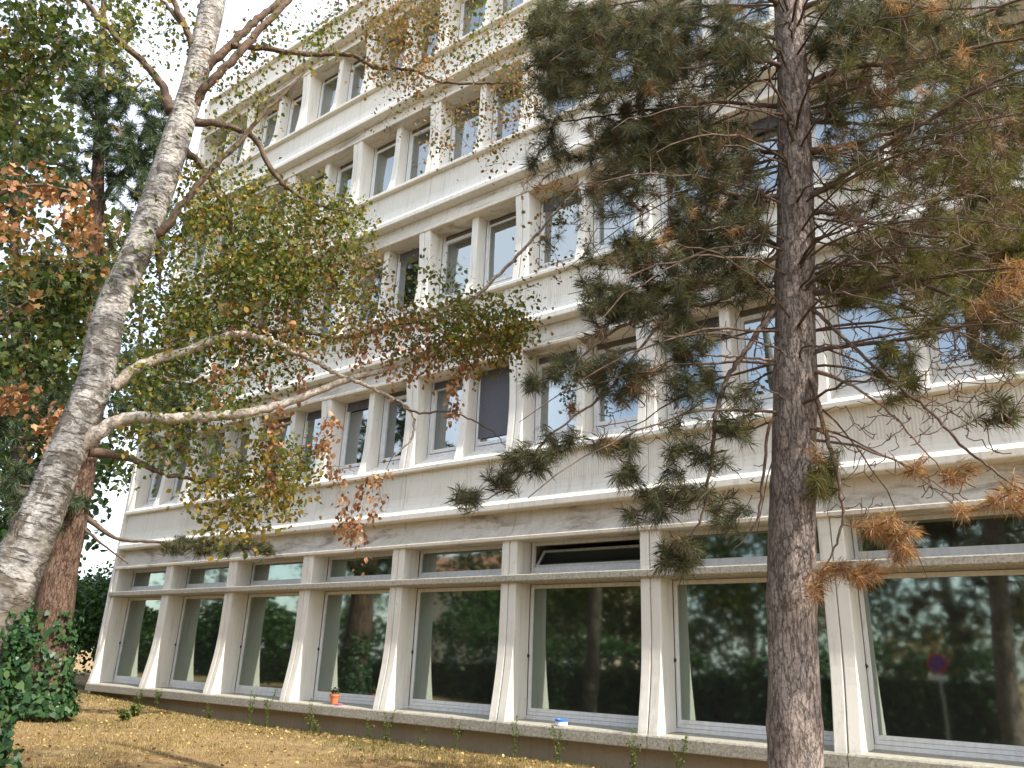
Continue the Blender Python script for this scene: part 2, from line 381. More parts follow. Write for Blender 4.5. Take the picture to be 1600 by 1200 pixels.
M['twig'] = bark_limb('twig_bark', (0.07, 0.048, 0.035), (0.12, 0.08, 0.055), (0.03, 0.024, 0.02))
M['limb_pine'] = bark_limb('pine_limb', (0.095, 0.065, 0.05), (0.155, 0.11, 0.085), (0.045, 0.034, 0.028))
M['limb_lit'] = bark_limb('sunlit_tone_pine_limb', (0.20, 0.14, 0.10), (0.28, 0.20, 0.15), (0.08, 0.055, 0.045))  # lighter copy of the pine limb bark, sunlight painted into its colour
# ground
t = NT('dry_lawn')
n1 = t.noise(t.pos(), 0.55, 6, 0.6, 0.6); n2 = t.noise(t.pos(), 2.3, 6, 0.7); n3 = t.noise(t.pos(), 38, 5, 0.75)
c = t.mix(t.ramp(n1, [(0.38, 0.0), (0.62, 1.0)]), (0.29, 0.19, 0.09), (0.38, 0.28, 0.14))
c = t.mix(t.math('MULTIPLY', t.ramp(n2, [(0.50, 0.0), (0.66, 1.0)]), 0.7), c, (0.19, 0.11, 0.055))
c = t.mix(t.math('MULTIPLY', t.ramp(t.noise(t.pos((1, 1, 1)), 0.9, 5, 0.7), [(0.56, 0.0), (0.68, 1.0)]), 0.6), c, (0.13, 0.125, 0.04))
c = t.mix(t.ramp(n3, [(0.35, 0.55), (0.7, 0.0)]), c, (0.10, 0.065, 0.035))
M['lawn'] = t.out(c, 0.95, t.bump(n3, 0.8, 0.03), 0.1)
t = NT('terracotta'); M['terracotta'] = t.out(t.mix(t.noise(t.pos(), 25, 4), (0.45, 0.15, 0.06), (0.55, 0.20, 0.09)), 0.8)
M['pink'] = NT('pink_plastic').out((0.62, 0.13, 0.30), 0.4)
M['enamel'] = NT('white_enamel').out((0.75, 0.76, 0.78), 0.3, None, 0.5)
M['blue'] = NT('blue_enamel').out((0.03, 0.16, 0.50), 0.3, None, 0.5)
M['soil'] = NT('potting_soil').out((0.05, 0.035, 0.025), 0.95)

# ------------------------------------------------------------------ ground
def axis(lo, hi, c0, c1, step):
    a = list(np.arange(c0, c1 + 1e-6, step)); d = step; x = c0
    while x > lo: d *= 1.5; x -= d; a.insert(0, x)
    d = step; x = c1
    while x < hi: d *= 1.5; x += d; a.append(x)
    return np.array(a)
gx = axis(-500, 500, -8, 30, 0.35); gy = axis(-500, 500, -22, 1, 0.35)
XX, YY = np.meshgrid(gx, gy)
ZZ = ground_z(XX, YY)
V = np.stack([XX, YY, ZZ], -1).reshape(-1, 3); nx = len(gx)
b = MB(); b.add(V, [(j * nx + i, j * nx + i + 1, (j + 1) * nx + i + 1, (j + 1) * nx + i) for j in range(len(gy) - 1) for i in range(nx - 1)])
tag(obj('ground', b.mesh('ground', True), M['lawn']), kind='structure')

# ------------------------------------------------------------------ the office building
BAY = 2.7; X0 = 0.16; NB = 10; STO = 3.5; HEAD = 3.40; NF = 4
bld = thing('office_building', 'long pale concrete office block with curved precast window bays on five storeys', 'building')
G = 0.005
HW = 0.165
def mk(f, name, smooth=False):
    b = MB(); f(b); return b.mesh(name, smooth)
def add(name, me, mat, i, k=0, dx=0.0, parent=bld, rot=None):
    return obj(name, me, mat, parent, (X0 + i * BAY + dx, 0, k * STO), rot)
# ground storey pieces, bay-local x from seam (0) to seam (BAY)
prof_base = [(-.145, .33), (-.15, .345), (-.15, .485), (-.14, .505), (-.125, .513), (.50, .545), (.50, .20), (.14, .20), (.11, .33)]
me_base = mk(lambda b: b.extr(prof_base, G, BAY - G), 'base_sill')
prof_ledge = [(-.03, 2.70), (-.035, 2.71), (-.035, 2.795), (-.02, 2.81), (.50, 2.845), (.50, 2.69), (.03, 2.675)]
me_ledge = mk(lambda b: b.extr(prof_ledge, G, BAY - G), 'ledge')
gp = [(-.128, .48), (-.118, .56), (-.088, .72), (-.055, .90), (-.025, 1.08), (.005, 1.28), (.028, 1.5), (.042, 1.75), (.048, 2.1), (.048, 2.75), (.046, 3.46)]
me_gp_r = mk(lambda b: b.column(gp, .46, .006, HW, .012), 'pillar')
me_gp_l = mk(lambda b: b.column(gp, .46, -HW, -.006, .012), 'pillar')
me_joint = mk(lambda b: b.box(-.02, .02, .09, .44, .5, 3.4), 'joint_filler')
def gwin(b):
    x0, x1 = HW + .002, BAY - HW - .002
    b.box(x0, x0 + .055, .475, .545, .60, 2.68, .006); b.box(x1 - .055, x1, .475, .545, .60, 2.68, .006)
    b.box(x0, x1, .455, .56, .535, .595, .006)
    b.box(x0 + .001, x1 - .001, .47, .555, .600, .650, .006)
    b.box(x0 + .002, x1 - .002, .485, .55, .654, .705, .006)
    b.box(x0 + .056, x1 - .056, .48, .545, 2.62, 2.68)
me_gwin = mk(gwin, 'window')
me_gpane = mk(lambda b: b.box(HW + .05, BAY - HW - .05, .514, .522, .695, 2.63), 'pane')
def twin(b):
    x0, x1 = HW + .002, BAY - HW - .002
    b.box(x0, x0 + .05, .475, .545, 2.85, 3.42, .006); b.box(x1 - .05, x1, .475, .545, 2.85, 3.42, .006)
    b.box(x0, x1, .46, .555, 2.848, 2.915, .006)
    b.box(x0 + .001, x1 - .001, .48, .55, 2.918, 2.985, .006)
    b.box(x0 + .051, x1 - .051, .48, .545, 3.355, 3.42)
me_twin = mk(twin, 'transom_window')
me_tpane = mk(lambda b: b.box(HW + .045, BAY - HW - .045, .514, .522, 2.98, 3.36), 'pane')
def hopper(b):
    x0, x1 = HW + .06, BAY - HW - .06
    b.box(x0, x1, -.02, .02, 0, .04); b.box(x0, x1, -.02, .02, .36, .40); b.box(x0, x0 + .04, -.021, .021, .041, .359); b.box(x1 - .04, x1, -.021, .021, .041, .359)
me_hop = mk(hopper, 'sash')
me_hpane = mk(lambda b: b.box(HW + .09, BAY - HW - .09, -.004, .004, .035, .365), 'pane')
# cove and lip above every window row
def prof_cove(H):
    return [(.004, H), (-.004, H + .008), (-.006, H + .055), (.012, H + .072), (.045, H + .10), (.095, H + .155), (.14, H + .225), (.175, H + .31), (.20, H + .42), (.21, H + .56), (.5, H + .56), (.5, H + .035), (.235, H + .035), (.235, H)]
me_cove = mk(lambda b: b.extr(prof_cove(HEAD), G, BAY - G), 'cove')
me_soff = mk(lambda b: b.box(HW + .004, BAY - HW - .004, .245, .47, HEAD + .006, HEAD + .03), 'soffit_board')
def prof_lip(H): return [(0.01, H + .535), (-.018, H + .545), (-.022, H + .56), (-.022, H + .645), (-.008, H + .665), (.02, H + .70), (.05, H + .755), (.074, H + .83), (.088, H + .92), (.092, H + .99), (.3, H + .99), (.3, H + .535)]
me_lip = mk(lambda b: b.extr(prof_lip(HEAD), G, BAY - G), 'spandrel_lip')
me_span = mk(lambda b: b.box(G, BAY - G, .094, .29, HEAD + .992, HEAD + 1.54), 'spandrel')
prof_sill = [(-.012, HEAD + 1.495), (-.02, HEAD + 1.505), (-.02, HEAD + 1.565), (-.006, HEAD + 1.582), (.46, HEAD + 1.87), (.46, HEAD + 1.495)]
me_sill = mk(lambda b: b.extr(prof_sill, G, BAY - G), 'sill')
up = [(.0, HEAD + 1.53), (.006, HEAD + 1.62), (.022, HEAD + 1.76), (.044, HEAD + 1.95), (.064, HEAD + 2.18), (.076, HEAD + 2.45), (.076, HEAD + 2.75), (.064, HEAD + 3.0), (.045, HEAD + 3.2), (.026, HEAD + 3.37), (.018, HEAD + 3.53)]
me_up_r = mk(lambda b: b.column(up, .455, .006, HW, .012), 'pillar')
me_up_l = mk(lambda b: b.column(up, .455, -HW, -.006, .012), 'pillar')
me_joint_u = mk(lambda b: b.box(-.02, .02, .12, .44, HEAD + 1.6, HEAD + 3.5), 'joint_filler')
ml = [(.035, HEAD + 1.58), (.05, HEAD + 1.66), (.09, HEAD + 1.80), (.125, HEAD + 1.98), (.15, HEAD + 2.2), (.165, HEAD + 2.5), (.17, HEAD + 2.9), (.17, HEAD + 3.525)]
me_mull = mk(lambda b: b.column(ml, .455, BAY / 2 - .085, BAY / 2 + .085, .010), 'mullion')
WW = (BAY - 2 * HW - .17) / 2
def uwin(b):
    z0, z1 = HEAD + 1.845, HEAD + 3.525
    b.box(.003, .06, .462, .54, z0 + .1, z1, .006); b.box(WW - .06, WW - .003, .462, .54, z0 + .1, z1, .006)
    b.box(.003, WW - .003, .458, .56, z0, z0 + .095, .006)
    b.box(.062, WW - .062, .472, .53, z0 + .12, z0 + .19, .006); b.box(.062, WW - .062, .472, .53, z1 - .20, z1 - .13, .006)
    b.box(.062, .115, .473, .529, z0 + .191, z1 - .201, .006); b.box(WW - .115, WW - .062, .473, .529, z0 + .191, z1 - .201, .006)
me_uwin = mk(uwin, 'window')
me_upane = mk(lambda b: b.box(.11, WW - .11, .503, .511, HEAD + 2.03, HEAD + 3.34), 'pane')
me_box = mk(lambda b: b.box(.064, WW - .064, .50, .56, HEAD + 3.40, HEAD + 3.52), 'blind_box')
def shutter_mesh(drop):
    def f(b):
        z1 = HEAD + 3.50; z = z1; z0 = z1 - drop
        while z > z0 + .02:
            b.box(.065, WW - .065, .462, .470, max(z - .0395, z0), z - .001); z -= .04
    return mk(f, 'roller_shutter')
me_latch = mk(lambda b: (b.box(-.006, .012, .44, .475, -.03, .03), b.box(.012, .03, .45, .465, -.012, .012)), 'latch')
for i in range(NB + 1):
    if i < NB:
        add('base_sill', me_base, M['ledge'], i); add('ledge', me_ledge, M['ledge'], i)
        w = add('window', me_gwin, M['frame'], i)
        p = obj('pane', me_gpane, M['glass'], w); p.rotation_euler = (random.uniform(-.0025, .0025), 0, random.uniform(-.0015, .0015))
        w = add('transom_window', me_twin, M['frame'], i)
        if i == 5:                       # the one hopper that is tilted inwards
            s = obj('sash', me_hop, M['frame'], w, (0, .535, 2.985), (math.radians(-38), 0, 0))
            obj('pane', me_hpane, M['glass'], w, (0, .535, 2.985), (math.radians(-38), 0, 0))
        else:
            p = obj('pane', me_tpane, M['glass'], w); p.rotation_euler = (random.uniform(-.004, .004), 0, 0)
        l = add('latch', me_latch, M['dark'], i, 0, HW); l.location.z = 1.52
    add('pillar', me_gp_r, M['paint'], i)
    if i > 0: add('pillar', me_gp_l, M['paint'], i); add('joint_filler', me_joint, M['dark'], i)
shut = {(0, 4, 1): 1.42, (0, 6, 0): .2, (0, 3, 0): .22, (0, 4, 0): .18, (1, 5, 0): .30, (2, 5, 0): .38, (2, 4, 0): .30, (2, 4, 1): .22, (1, 3, 1): .2, (3, 3, 0): .25, (0, 2, 1): .2, (1, 6, 1): .25, (2, 6, 1): .3, (0, 5, 0): .12}
sm = {}
for k in range(NF + 1):
    for i in range(NB + 1):
        if i < NB:
            add('cove', me_cove, M['cove'], i, k); add('soffit_board', me_soff, M['cove'], i, k); add('spandrel_lip', me_lip, M['paint'], i, k)
            add('spandrel', me_span, M['rib'], i, k)
            add('sill', me_sill, M['paint'], i, k)
        if k == NF: continue
        add('pillar', me_up_r, M['paint'], i, k)
        if i > 0: add('pillar', me_up_l, M['paint'], i, k); add('joint_filler', me_joint_u, M['dark'], i, k)
        if i < NB:
            add('mullion', me_mull, M['paint'], i, k)
            for h in (0, 1):
                w = add('window', me_uwin, M['frame'], i, k, HW if h == 0 else BAY / 2 + .085)
                p = obj('pane', me_upane, M['glass_up'], w); p.rotation_euler = (random.uniform(-.006, .006), 0, random.uniform(-.004, .004))
                obj('blind_box', me_box, M['blind'], w)
                d = shut.get((k, i, h))
                if d:
                    if d not in sm: sm[d] = shutter_mesh(d)
                    obj('roller_shutter', sm[d], M['shutter'], w)
t = NT('pale_curtain'); M['curtain'] = t.out(t.mix(t.noise(t.pos((9, 9, 0.4)), 2.0, 3), (0.62, 0.60, 0.54), (0.45, 0.43, 0.38)), 0.9)
def curtain_mesh(w, x_off):
    n = 24; V = []; F = []
    for j, z in enumerate((HEAD + 1.95, HEAD + 3.42)):
        for i in range(n + 1):
            V.append((x_off + w * i / n, .66 + .02 * math.sin(i * 1.9) + .008 * math.sin(i * .7 + j), z))
    F = [(i, i + 1, n + 2 + i, n + 1 + i) for i in range(n)]
    b = MB(); b.add(V, F); return b.mesh('curtain', True)
cms = [curtain_mesh(.34, .10), curtain_mesh(.30, WW - .42), curtain_mesh(WW - .22, .11), curtain_mesh(.5, .10)]
for w in [c for c in list(bld.children) if c.name.startswith('window') and c.location.z > -1 and any(k.name.startswith('blind_box') for k in c.children)]:
    if random.random() < .42: obj('curtain', random.choice(cms), M['curtain'], w)
XE = X0 + NB * BAY
ZR = HEAD + NF * STO
b = MB(); b.box(X0 + .002, XE, .07, .45, -.6, .34); obj('plinth', b.mesh('plinth'), M['plinth'], bld)
b = MB(); b.box(0.02, X0 - .004, .02, 12, -.6, ZR + 1.5); obj('end_wall', b.mesh('end_wall'), M['paint'], bld)
b = MB(); b.box(XE + .004, XE + .16, .02, 12, -.6, ZR + 1.5); obj('end_wall', b.mesh('end_wall'), M['paint'], bld)
b = MB(); b.box(X0, XE, 11.8, 12, -.6, ZR + 1.5); obj('rear_wall', b.mesh('rear_wall'), M['paint'], bld)
b = MB(); b.box(X0, XE, .30, 11.8, ZR + .1, ZR + .6); obj('roof_slab', b.mesh('roof_slab'), M['inner'], bld)
b = MB(); b.box(X0, XE, 7.0, 7.15, 0.0, ZR); obj('corridor_wall', b.mesh('corridor_wall'), M['inner'], bld)
b = MB(); b.box(X0, XE, .60, 11.79, .05, .35); obj('floor_slab', b.mesh('floor_slab'), M['innerfloor'], bld)
for k in range(NF):
    z = HEAD + k * STO
    b = MB(); b.box(X0 + .001, XE - .001, .505, 11.79, z + .04, z + .5); obj('floor_slab', b.mesh('floor_slab'), M['inner'], bld)
    b = MB(); b.box(X0 + .001, XE - .001, .46, .60, z + .505, z + 1.80); obj('inner_wall', b.mesh('inner_wall'), M['inner'], bld)
for i in range(1, NB, 2):
    b = MB(); b.box(X0 + i * BAY - .06, X0 + i * BAY + .06, .60, 7.0, .35, ZR); obj('partition', b.mesh('partition'), M['inner'], bld)
# thin railing on the roof edge
for z in (1.95, 2.28):
    b = MB(); b.tube([(X0 - .1, .35, ZR + z), (XE, .35, ZR + z)], [.022, .022], 6); obj('roof_rail', b.mesh('roof_rail'), M['frame'], bld)
b = MB(); b.box(-.001, .04, .332, .372, ZR + 1.40, ZR + 2.3); me_post = b.mesh('rail_post')
for i in range(NB + 1): obj('rail_post', me_post, M['frame'], bld, (X0 + i * BAY - (.1 if i else 0.05), 0, 0))

#@@TREES
# ------------------------------------------------------------------ growing things: helpers
def smooth_path(P, per=6):              # Catmull-Rom through the points
    P = np.asarray(P, float); n = len(P); out = []
    for i in range(n - 1):
        p0 = P[max(i - 1, 0)]; p1 = P[i]; p2 = P[i + 1]; p3 = P[min(i + 2, n - 1)]
        for t in np.linspace(0, 1, per, endpoint=False):
            out.append(0.5 * ((2 * p1) + (p2 - p0) * t + (2 * p0 - 5 * p1 + 4 * p2 - p3) * t * t + (3 * p1 - p0 - 3 * p2 + p3) * t ** 3))
    out.append(P[-1]); return np.array(out)
def px_path(pts, per=6):                # (x, y, rho, radius) -> points, radii
    P = np.array([hd(x, y, r) for x, y, r, _ in pts]); R = np.array([q[3] for q in pts])
    S = smooth_path(P, per); t = np.linspace(0, len(pts) - 1, len(S))
    return S, np.interp(t, np.arange(len(pts)), R)
class Skel:                             # growing skeleton: nodes that new twigs can spring from
    def __init__(s, cap=200000): s.P = np.zeros((cap, 3)); s.R = np.zeros(cap); s.n = 0
    def add(s, P, R):
        k = len(P); s.P[s.n:s.n + k] = P; s.R[s.n:s.n + k] = R; s.n += k
    def near(s, p, w=None):
        d = s.P[:s.n] - p
        q = (d * d).sum(1)
        i = int(np.argmin(q)); return i, math.sqrt(q[i])
def grow(sk, mb, pts, droop=0.0, r_tip=0.0022, rk=0.011, jit=0.05, sides=3, seg=0.12, up_bias=0.0):
    """join every point to the skeleton with a bent twig, nearest first; returns the twig ends with directions"""
    pts = np.asarray(pts)
    d0 = np.array([sk.near(p)[1] for p in pts])
    out = []
    for j in np.argsort(d0):
        p = pts[j]
        i, L = sk.near(p)
        a = sk.P[i].copy(); ra = sk.R[i]
        m = max(3, min(14, int(L / seg) + 2))
        t = np.linspace(0, 1, m)[:, None]
        dirv = p - a
        side = np.cross(dirv, [0, 0, 1.0]); side /= np.linalg.norm(side) + 1e-6
        bow = np.sin(t * PI)
        path = a + dirv * t + bow * (np.array([0, 0, 1.0]) * (droop * L) + side * rng.normal(0, 0.08) * L)
        path[1:-1] += rng.normal(0, jit * min(L, 0.6), (m - 2, 3)) * 0.5
        r0 = min(ra * 0.75, r_tip + rk * min(L, 1.2))
        rr = np.linspace(max(r0, r_tip), r_tip, m)
        mb.tube(path, rr, sides, cap=False)
        sk.add(path[1:], rr[1:])
        out.append(path)
    return out
def blob(x, y, rx, ry, rho, dr, n):     # points scattered in a clump of foliage
    a = rng.uniform(0, 2 * PI, n); r = np.sqrt(rng.uniform(0, 1, n))
    xs = x + rx * r * np.cos(a); ys = y + ry * r * np.sin(a)
    return [hd(xs[k], ys[k], rho + rng.normal(0, dr)) for k in range(n)]
def orient(n):
    d = rng.standard_normal((n, 3)); d /= np.linalg.norm(d, axis=1)[:, None]
    e = rng.standard_normal((n, 3)); e -= d * (d * e).sum(1)[:, None]; e /= np.linalg.norm(e, axis=1)[:, None]
    return d, e
LEAF = {'ovate': [(0, 0), (.36, .32), (.30, .62), (0, 1.0), (-.30, .62), (-.36, .32)],
        'lobed': [(0, 0), (.42, .12), (.34, .42), (.56, .62), (.22, .70), (0, 1.0), (-.22, .70), (-.56, .62), (-.34, .42), (-.42, .12)],
        'ivy': [(0, 0), (.5, .1), (.42, .5), (0, 1.0), (-.42, .5), (-.5, .1)]}
def leaves(C, size, shape='ovate', hang=0.6, normal=None):
    C = np.asarray(C); n = len(C)
    d, e = orient(n)
    d[:, 2] -= hang; d /= np.linalg.norm(d, axis=1)[:, None]
    if normal is not None:
        nn = np.asarray(normal) + rng.normal(0, 0.35, (n, 3)); nn /= np.linalg.norm(nn, axis=1)[:, None]
        d -= nn * (d * nn).sum(1)[:, None]; d /= np.linalg.norm(d, axis=1)[:, None] + 1e-9
        e = np.cross(nn, d)
    else:
        e -= d * (d * e).sum(1)[:, None]; e /= np.linalg.norm(e, axis=1)[:, None] + 1e-9
    nrm = np.cross(d, e)
    s = size * rng.uniform(0.5, 1.35, n)
    L = LEAF[shape]; k = len(L)
    V = np.zeros((n, k, 3))
    for j, (u, v) in enumerate(L):
        V[:, j] = C + e * (u * s * 0.95)[:, None] + d * (v * s)[:, None] + nrm * (abs(u) * 0.35 * s)[:, None]
    return V.reshape(-1, 3), k
def twig_leaves(paths, per, spread, frac=0.6):
    C = []
    for p in paths:
        m = len(p); n = max(2, int(rng.poisson(per)))
        t = (1 - frac * rng.uniform(0, 1, n) ** 1.2) * (m - 1)
        i = np.clip(t.astype(int), 0, m - 2); f = (t - i)[:, None]
        C.append(p[i] * (1 - f) + p[i + 1] * f + rng.normal(0, spread, (n, 3)))
    return np.concatenate(C)
def needle_tufts(paths, per, ln, wd, shoot=0.16, openness=0.75):
    V = []
    for p in paths:
        d = p[-1] - p[max(0, len(p) - 3)]; d /= np.linalg.norm(d) + 1e-9
        n = max(6, int(rng.poisson(per)))
        t = rng.uniform(-1.0, 0.12, n)[:, None] * shoot * rng.uniform(0.6, 1.2)
        base = p[-1] + d * t
        q = rng.standard_normal((n, 3)); q -= d * (q @ d)[:, None]; q /= np.linalg.norm(q, axis=1)[:, None]
        op = openness * rng.uniform(0.5, 1.35, (n, 1))
        dr = d * np.cos(op) + q * np.sin(op)
        dr[:, 2] -= 0.12; dr /= np.linalg.norm(dr, axis=1)[:, None]
        L = (ln * rng.uniform(0.6, 1.15, n))[:, None]
        s = np.cross(dr, rng.standard_normal((n, 3))); s /= np.linalg.norm(s, axis=1)[:, None]
        mid = base + dr * L * 0.55 + np.array([0, 0, 0.004])
        tip = base + dr * L - np.array([0, 0, 0.012]) * (L / 0.12)
        V.append(np.stack([base - s * wd * .5, base + s * wd * .5, mid + s * wd * .45, tip, mid - s * wd * .45], 1).reshape(-1, 3))
    return np.concatenate(V), 5
def stuff_part(name, VK, mat, parent):
    o = obj(name, fast_mesh(name, VK[0], VK[1]), mat, parent); o['kind'] = 'stuff'; return o
def local(parent_loc, V): return np.asarray(V) - np.asarray(parent_loc)

class Tree:
    """a tree whose parts are given in world space; the Empty stands at the foot"""
    def __init__(s, name, label, foot, group=None):
        s.foot = np.array(foot, float)
        s.o = thing(name, label, 'tree', tuple(s.foot), group); s.sk = Skel(); s.tw = MB()
    def trunk(s, P, R, mat, n=22, lump=None, uv=False):
        b = MB(); b.tube(P - s.foot, R, n, lump=lump)
        me = b.mesh('trunk', True)
        if uv:
            ul = me.uv_layers.new(name='UVMap')
            seg = np.linalg.norm(np.diff(P, axis=0), axis=1); acc = np.concatenate([[0], np.cumsum(seg)])
            for poly in me.polygons:
                for li, vi in zip(poly.loop_indices, poly.vertices):
                    i, k = divmod(vi, n)
                    kk = k
                    if poly.loop_total == 4:
                        ks = [v % n for v in poly.vertices]
                        if max(ks) == n - 1 and min(ks) == 0 and k == 0: kk = n
                    ul.data[li].uv = (kk / n, acc[min(i, len(acc) - 1)])
        s.sk.add(P[len(P) // 3:], R[len(P) // 3:])
        return obj('trunk', me, mat, s.o)
    def limb(s, P, R, mat, n=8, skel=True, name='limb', uv=False):
        b = MB(); b.tube(P - s.foot, R, n, wob=0.04)
        if skel: s.sk.add(P, R)
        return obj(name, b.mesh(name, True), mat, s.o)
    def grow(s, pts, **kw): return grow(s.sk, s.tw, pts, **kw)
    def finish_twigs(s, mat):
        b = s.tw
        if b.n:
            b.v = [np.concatenate(b.v) - s.foot]
            o = obj('twigs', b.mesh('twigs'), mat, s.o); o['kind'] = 'stuff'
    def foliage(s, name, VK, mat): return stuff_part(name, (VK[0] - s.foot, VK[1]), mat, s.o)
def bark_lump(amp, k1, k2, fr):
    ph = rng.uniform(0, 6.28, 6)
    def f(i, A, p):
        z = p[2] * fr
        return 1 + amp * (np.sin(k1 * A + ph[0] + 1.3 * math.sin(z + ph[1])) * 0.5 + np.sin(k2 * A + ph[2] + z * 1.7) * 0.4 + 0.35 * np.sin(9 * A + z * 4.1 + ph[3])) + amp * 0.5 * math.sin(z * 2.3 + ph[4])
    return f

# ------------------------------------------------------------------ birch, left foreground
RB = 7.0
tr = [(-150, 1290, 6.9, .34), (-100, 1180, 6.95, .29), (-55, 1070, 6.95, .255), (5, 935, 7.0, .225), (60, 817, 7.0, .192), (105, 700, 7.0, .168), (147, 600, 7.0, .166), (174, 483, 7.0, .150), (222, 375, 7.0, .148), (278, 208, 7.05, .146), (310, 104, 7.1, .142), (333, 0, 7.15, .145), (350, -120, 7.2, .14), (365, -300, 7.3, .11), (380, -500, 7.4, .07)]
P, R = px_path(tr, 10); R = R * .83
foot = hd(-168, 1330, 6.9); foot[2] = -0.05
P = np.vstack([foot, P[1:]])
birch = Tree('birch_tree', 'leaning white-barked birch with hanging yellowing leaves, ivy round its foot', (foot[0], foot[1], 0))
birch.trunk(P, R, M['bark_birch'], 40, bark_lump(.045, 2, 3, 1.5), uv=True)
def blimb(pts, mat, per=7, n=8):
    P, R = px_path(pts, per)
    P[2:-1] += rng.normal(0, 0.006, (len(P) - 3, 3))
    return birch.limb(P, R, M[mat], n)
blimb([(115, 700, 7.0, .085), (165, 668, 6.92, .058), (200, 654, 6.88, .050), (270, 654, 6.8, .046), (340, 650, 6.8, .042), (400, 643, 6.8, .038), (467, 623, 6.85, .034), (533, 597, 6.9, .030), (617, 572, 6.95, .024), (690, 535, 7.0, .020), (740, 468, 7.0, .019), (800, 410, 7.0, .017), (860, 340, 7.0, .013), (905, 290, 7.0, .008), (940, 250, 7.0, .004)], 'limb_white', 7, 10)
blimb([(175, 605, 7.0, .06), (225, 570, 6.95, .044), (300, 545, 6.9, .040), (365, 522, 6.9, .035), (410, 530, 6.9, .029), (457, 548, 6.9, .026), (500, 568, 6.9, .023), (533, 588, 6.9, .020), (567, 600, 6.9, .018), (617, 625, 6.95, .015), (640, 640, 6.95, .013), (647, 660, 6.95, .012), (640, 690, 6.95, .009), (612, 715, 6.95, .006)], 'limb_white', 7, 9)
blimb([(365, 522, 6.9, .022), (420, 518, 7.0, .020), (467, 518, 7.05, .018), (523, 528, 7.1, .016), (567, 523, 7.1, .014), (613, 510, 7.1, .011), (660, 500, 7.1, .008), (720, 480, 7.1, .005)], 'limb_brown')
blimb([(617, 625, 6.95, .012), (650, 645, 6.9, .010), (700, 643, 6.85, .008), (735, 655, 6.85, .007), (775, 680, 6.85, .005), (790, 700, 6.85, .003)], 'limb_brown')
blimb([(140, 705, 7.0, .05), (200, 715, 7.05, .028), (240, 735, 7.1, .022), (285, 745, 7.15, .018), (330, 755, 7.2, .012), (380, 745, 7.2, .007)], 'limb_brown')
blimb([(225, 378, 7.0, .05), (256, 358, 6.93, .040), (287, 317, 6.85, .032), (325, 271, 6.8, .028), (379, 217, 6.8, .024), (400, 190, 6.8, .020), (440, 150, 6.8, .014), (480, 110, 6.8, .008)], 'limb_brown')
blimb([(288, 178, 7.05, .05), (306, 158, 7.0, .046), (322, 135, 6.93, .042), (354, 104, 6.85, .040), (400, 54, 6.8, .036), (450, 0, 6.8, .030), (520, -80, 6.8, .02)], 'limb_brown')
blimb([(308, 120, 7.1, .05), (342, 88, 7.03, .042), (385, 45, 7.0, .038), (430, 10, 7.0, .032), (500, -60, 7.0, .02)], 'limb_brown')
blimb([(362, 72, 7.0, .034), (410, 75, 7.0, .028), (480, 85, 7.0, .026), (545, 86, 7.0, .023), (590, 106, 7.0, .020), (640, 108, 7.0, .018), (690, 128, 7.0, .015), (760, 130, 7.0, .012), (810, 132, 7.0, .008), (830, 165, 7.0, .005)], 'limb_brown')
blimb([(268, 175, 7.05, .06), (257, 143, 7.1, .040), (233, 108, 7.2, .036), (183, 58, 7.3, .030), (142, 12, 7.4, .026), (100, -50, 7.5, .02)], 'limb_brown')
blimb([(306, 90, 7.1, .05), (298, 62, 7.1, .036), (280, 20, 7.15, .030), (255, -40, 7.2, .022)], 'limb_brown')
blimb([(300, 70, 7.1, .04), (290, 45, 7.15, .022), (262, 12, 7.2, .018), (235, -30, 7.3, .01)], 'limb_brown')
blimb([(288, 235, 7.05, .05), (310, 255, 7.1, .026), (329, 283, 7.1, .024), (358, 342, 7.15, .021), (362, 375, 7.15, .018), (354, 442, 7.2, .012), (362, 480, 7.2, .006)], 'limb_brown')
blimb([(300, 190, 7.05, .05), (345, 195, 7.0, .030), (395, 215, 6.95, .027), (425, 267, 6.9, .024), (454, 296, 6.9, .020), (490, 318, 6.9, .015), (540, 330, 6.9, .008)], 'limb_brown')
blimb([(250, 390, 7.05, .04), (249, 420, 7.1, .016), (250, 455, 7.1, .008)], 'limb_brown', 4)
kinds = {'birch_leaf': [], 'yellow_leaf': [], 'orange_leaf': [], 'brown_leaf': []}
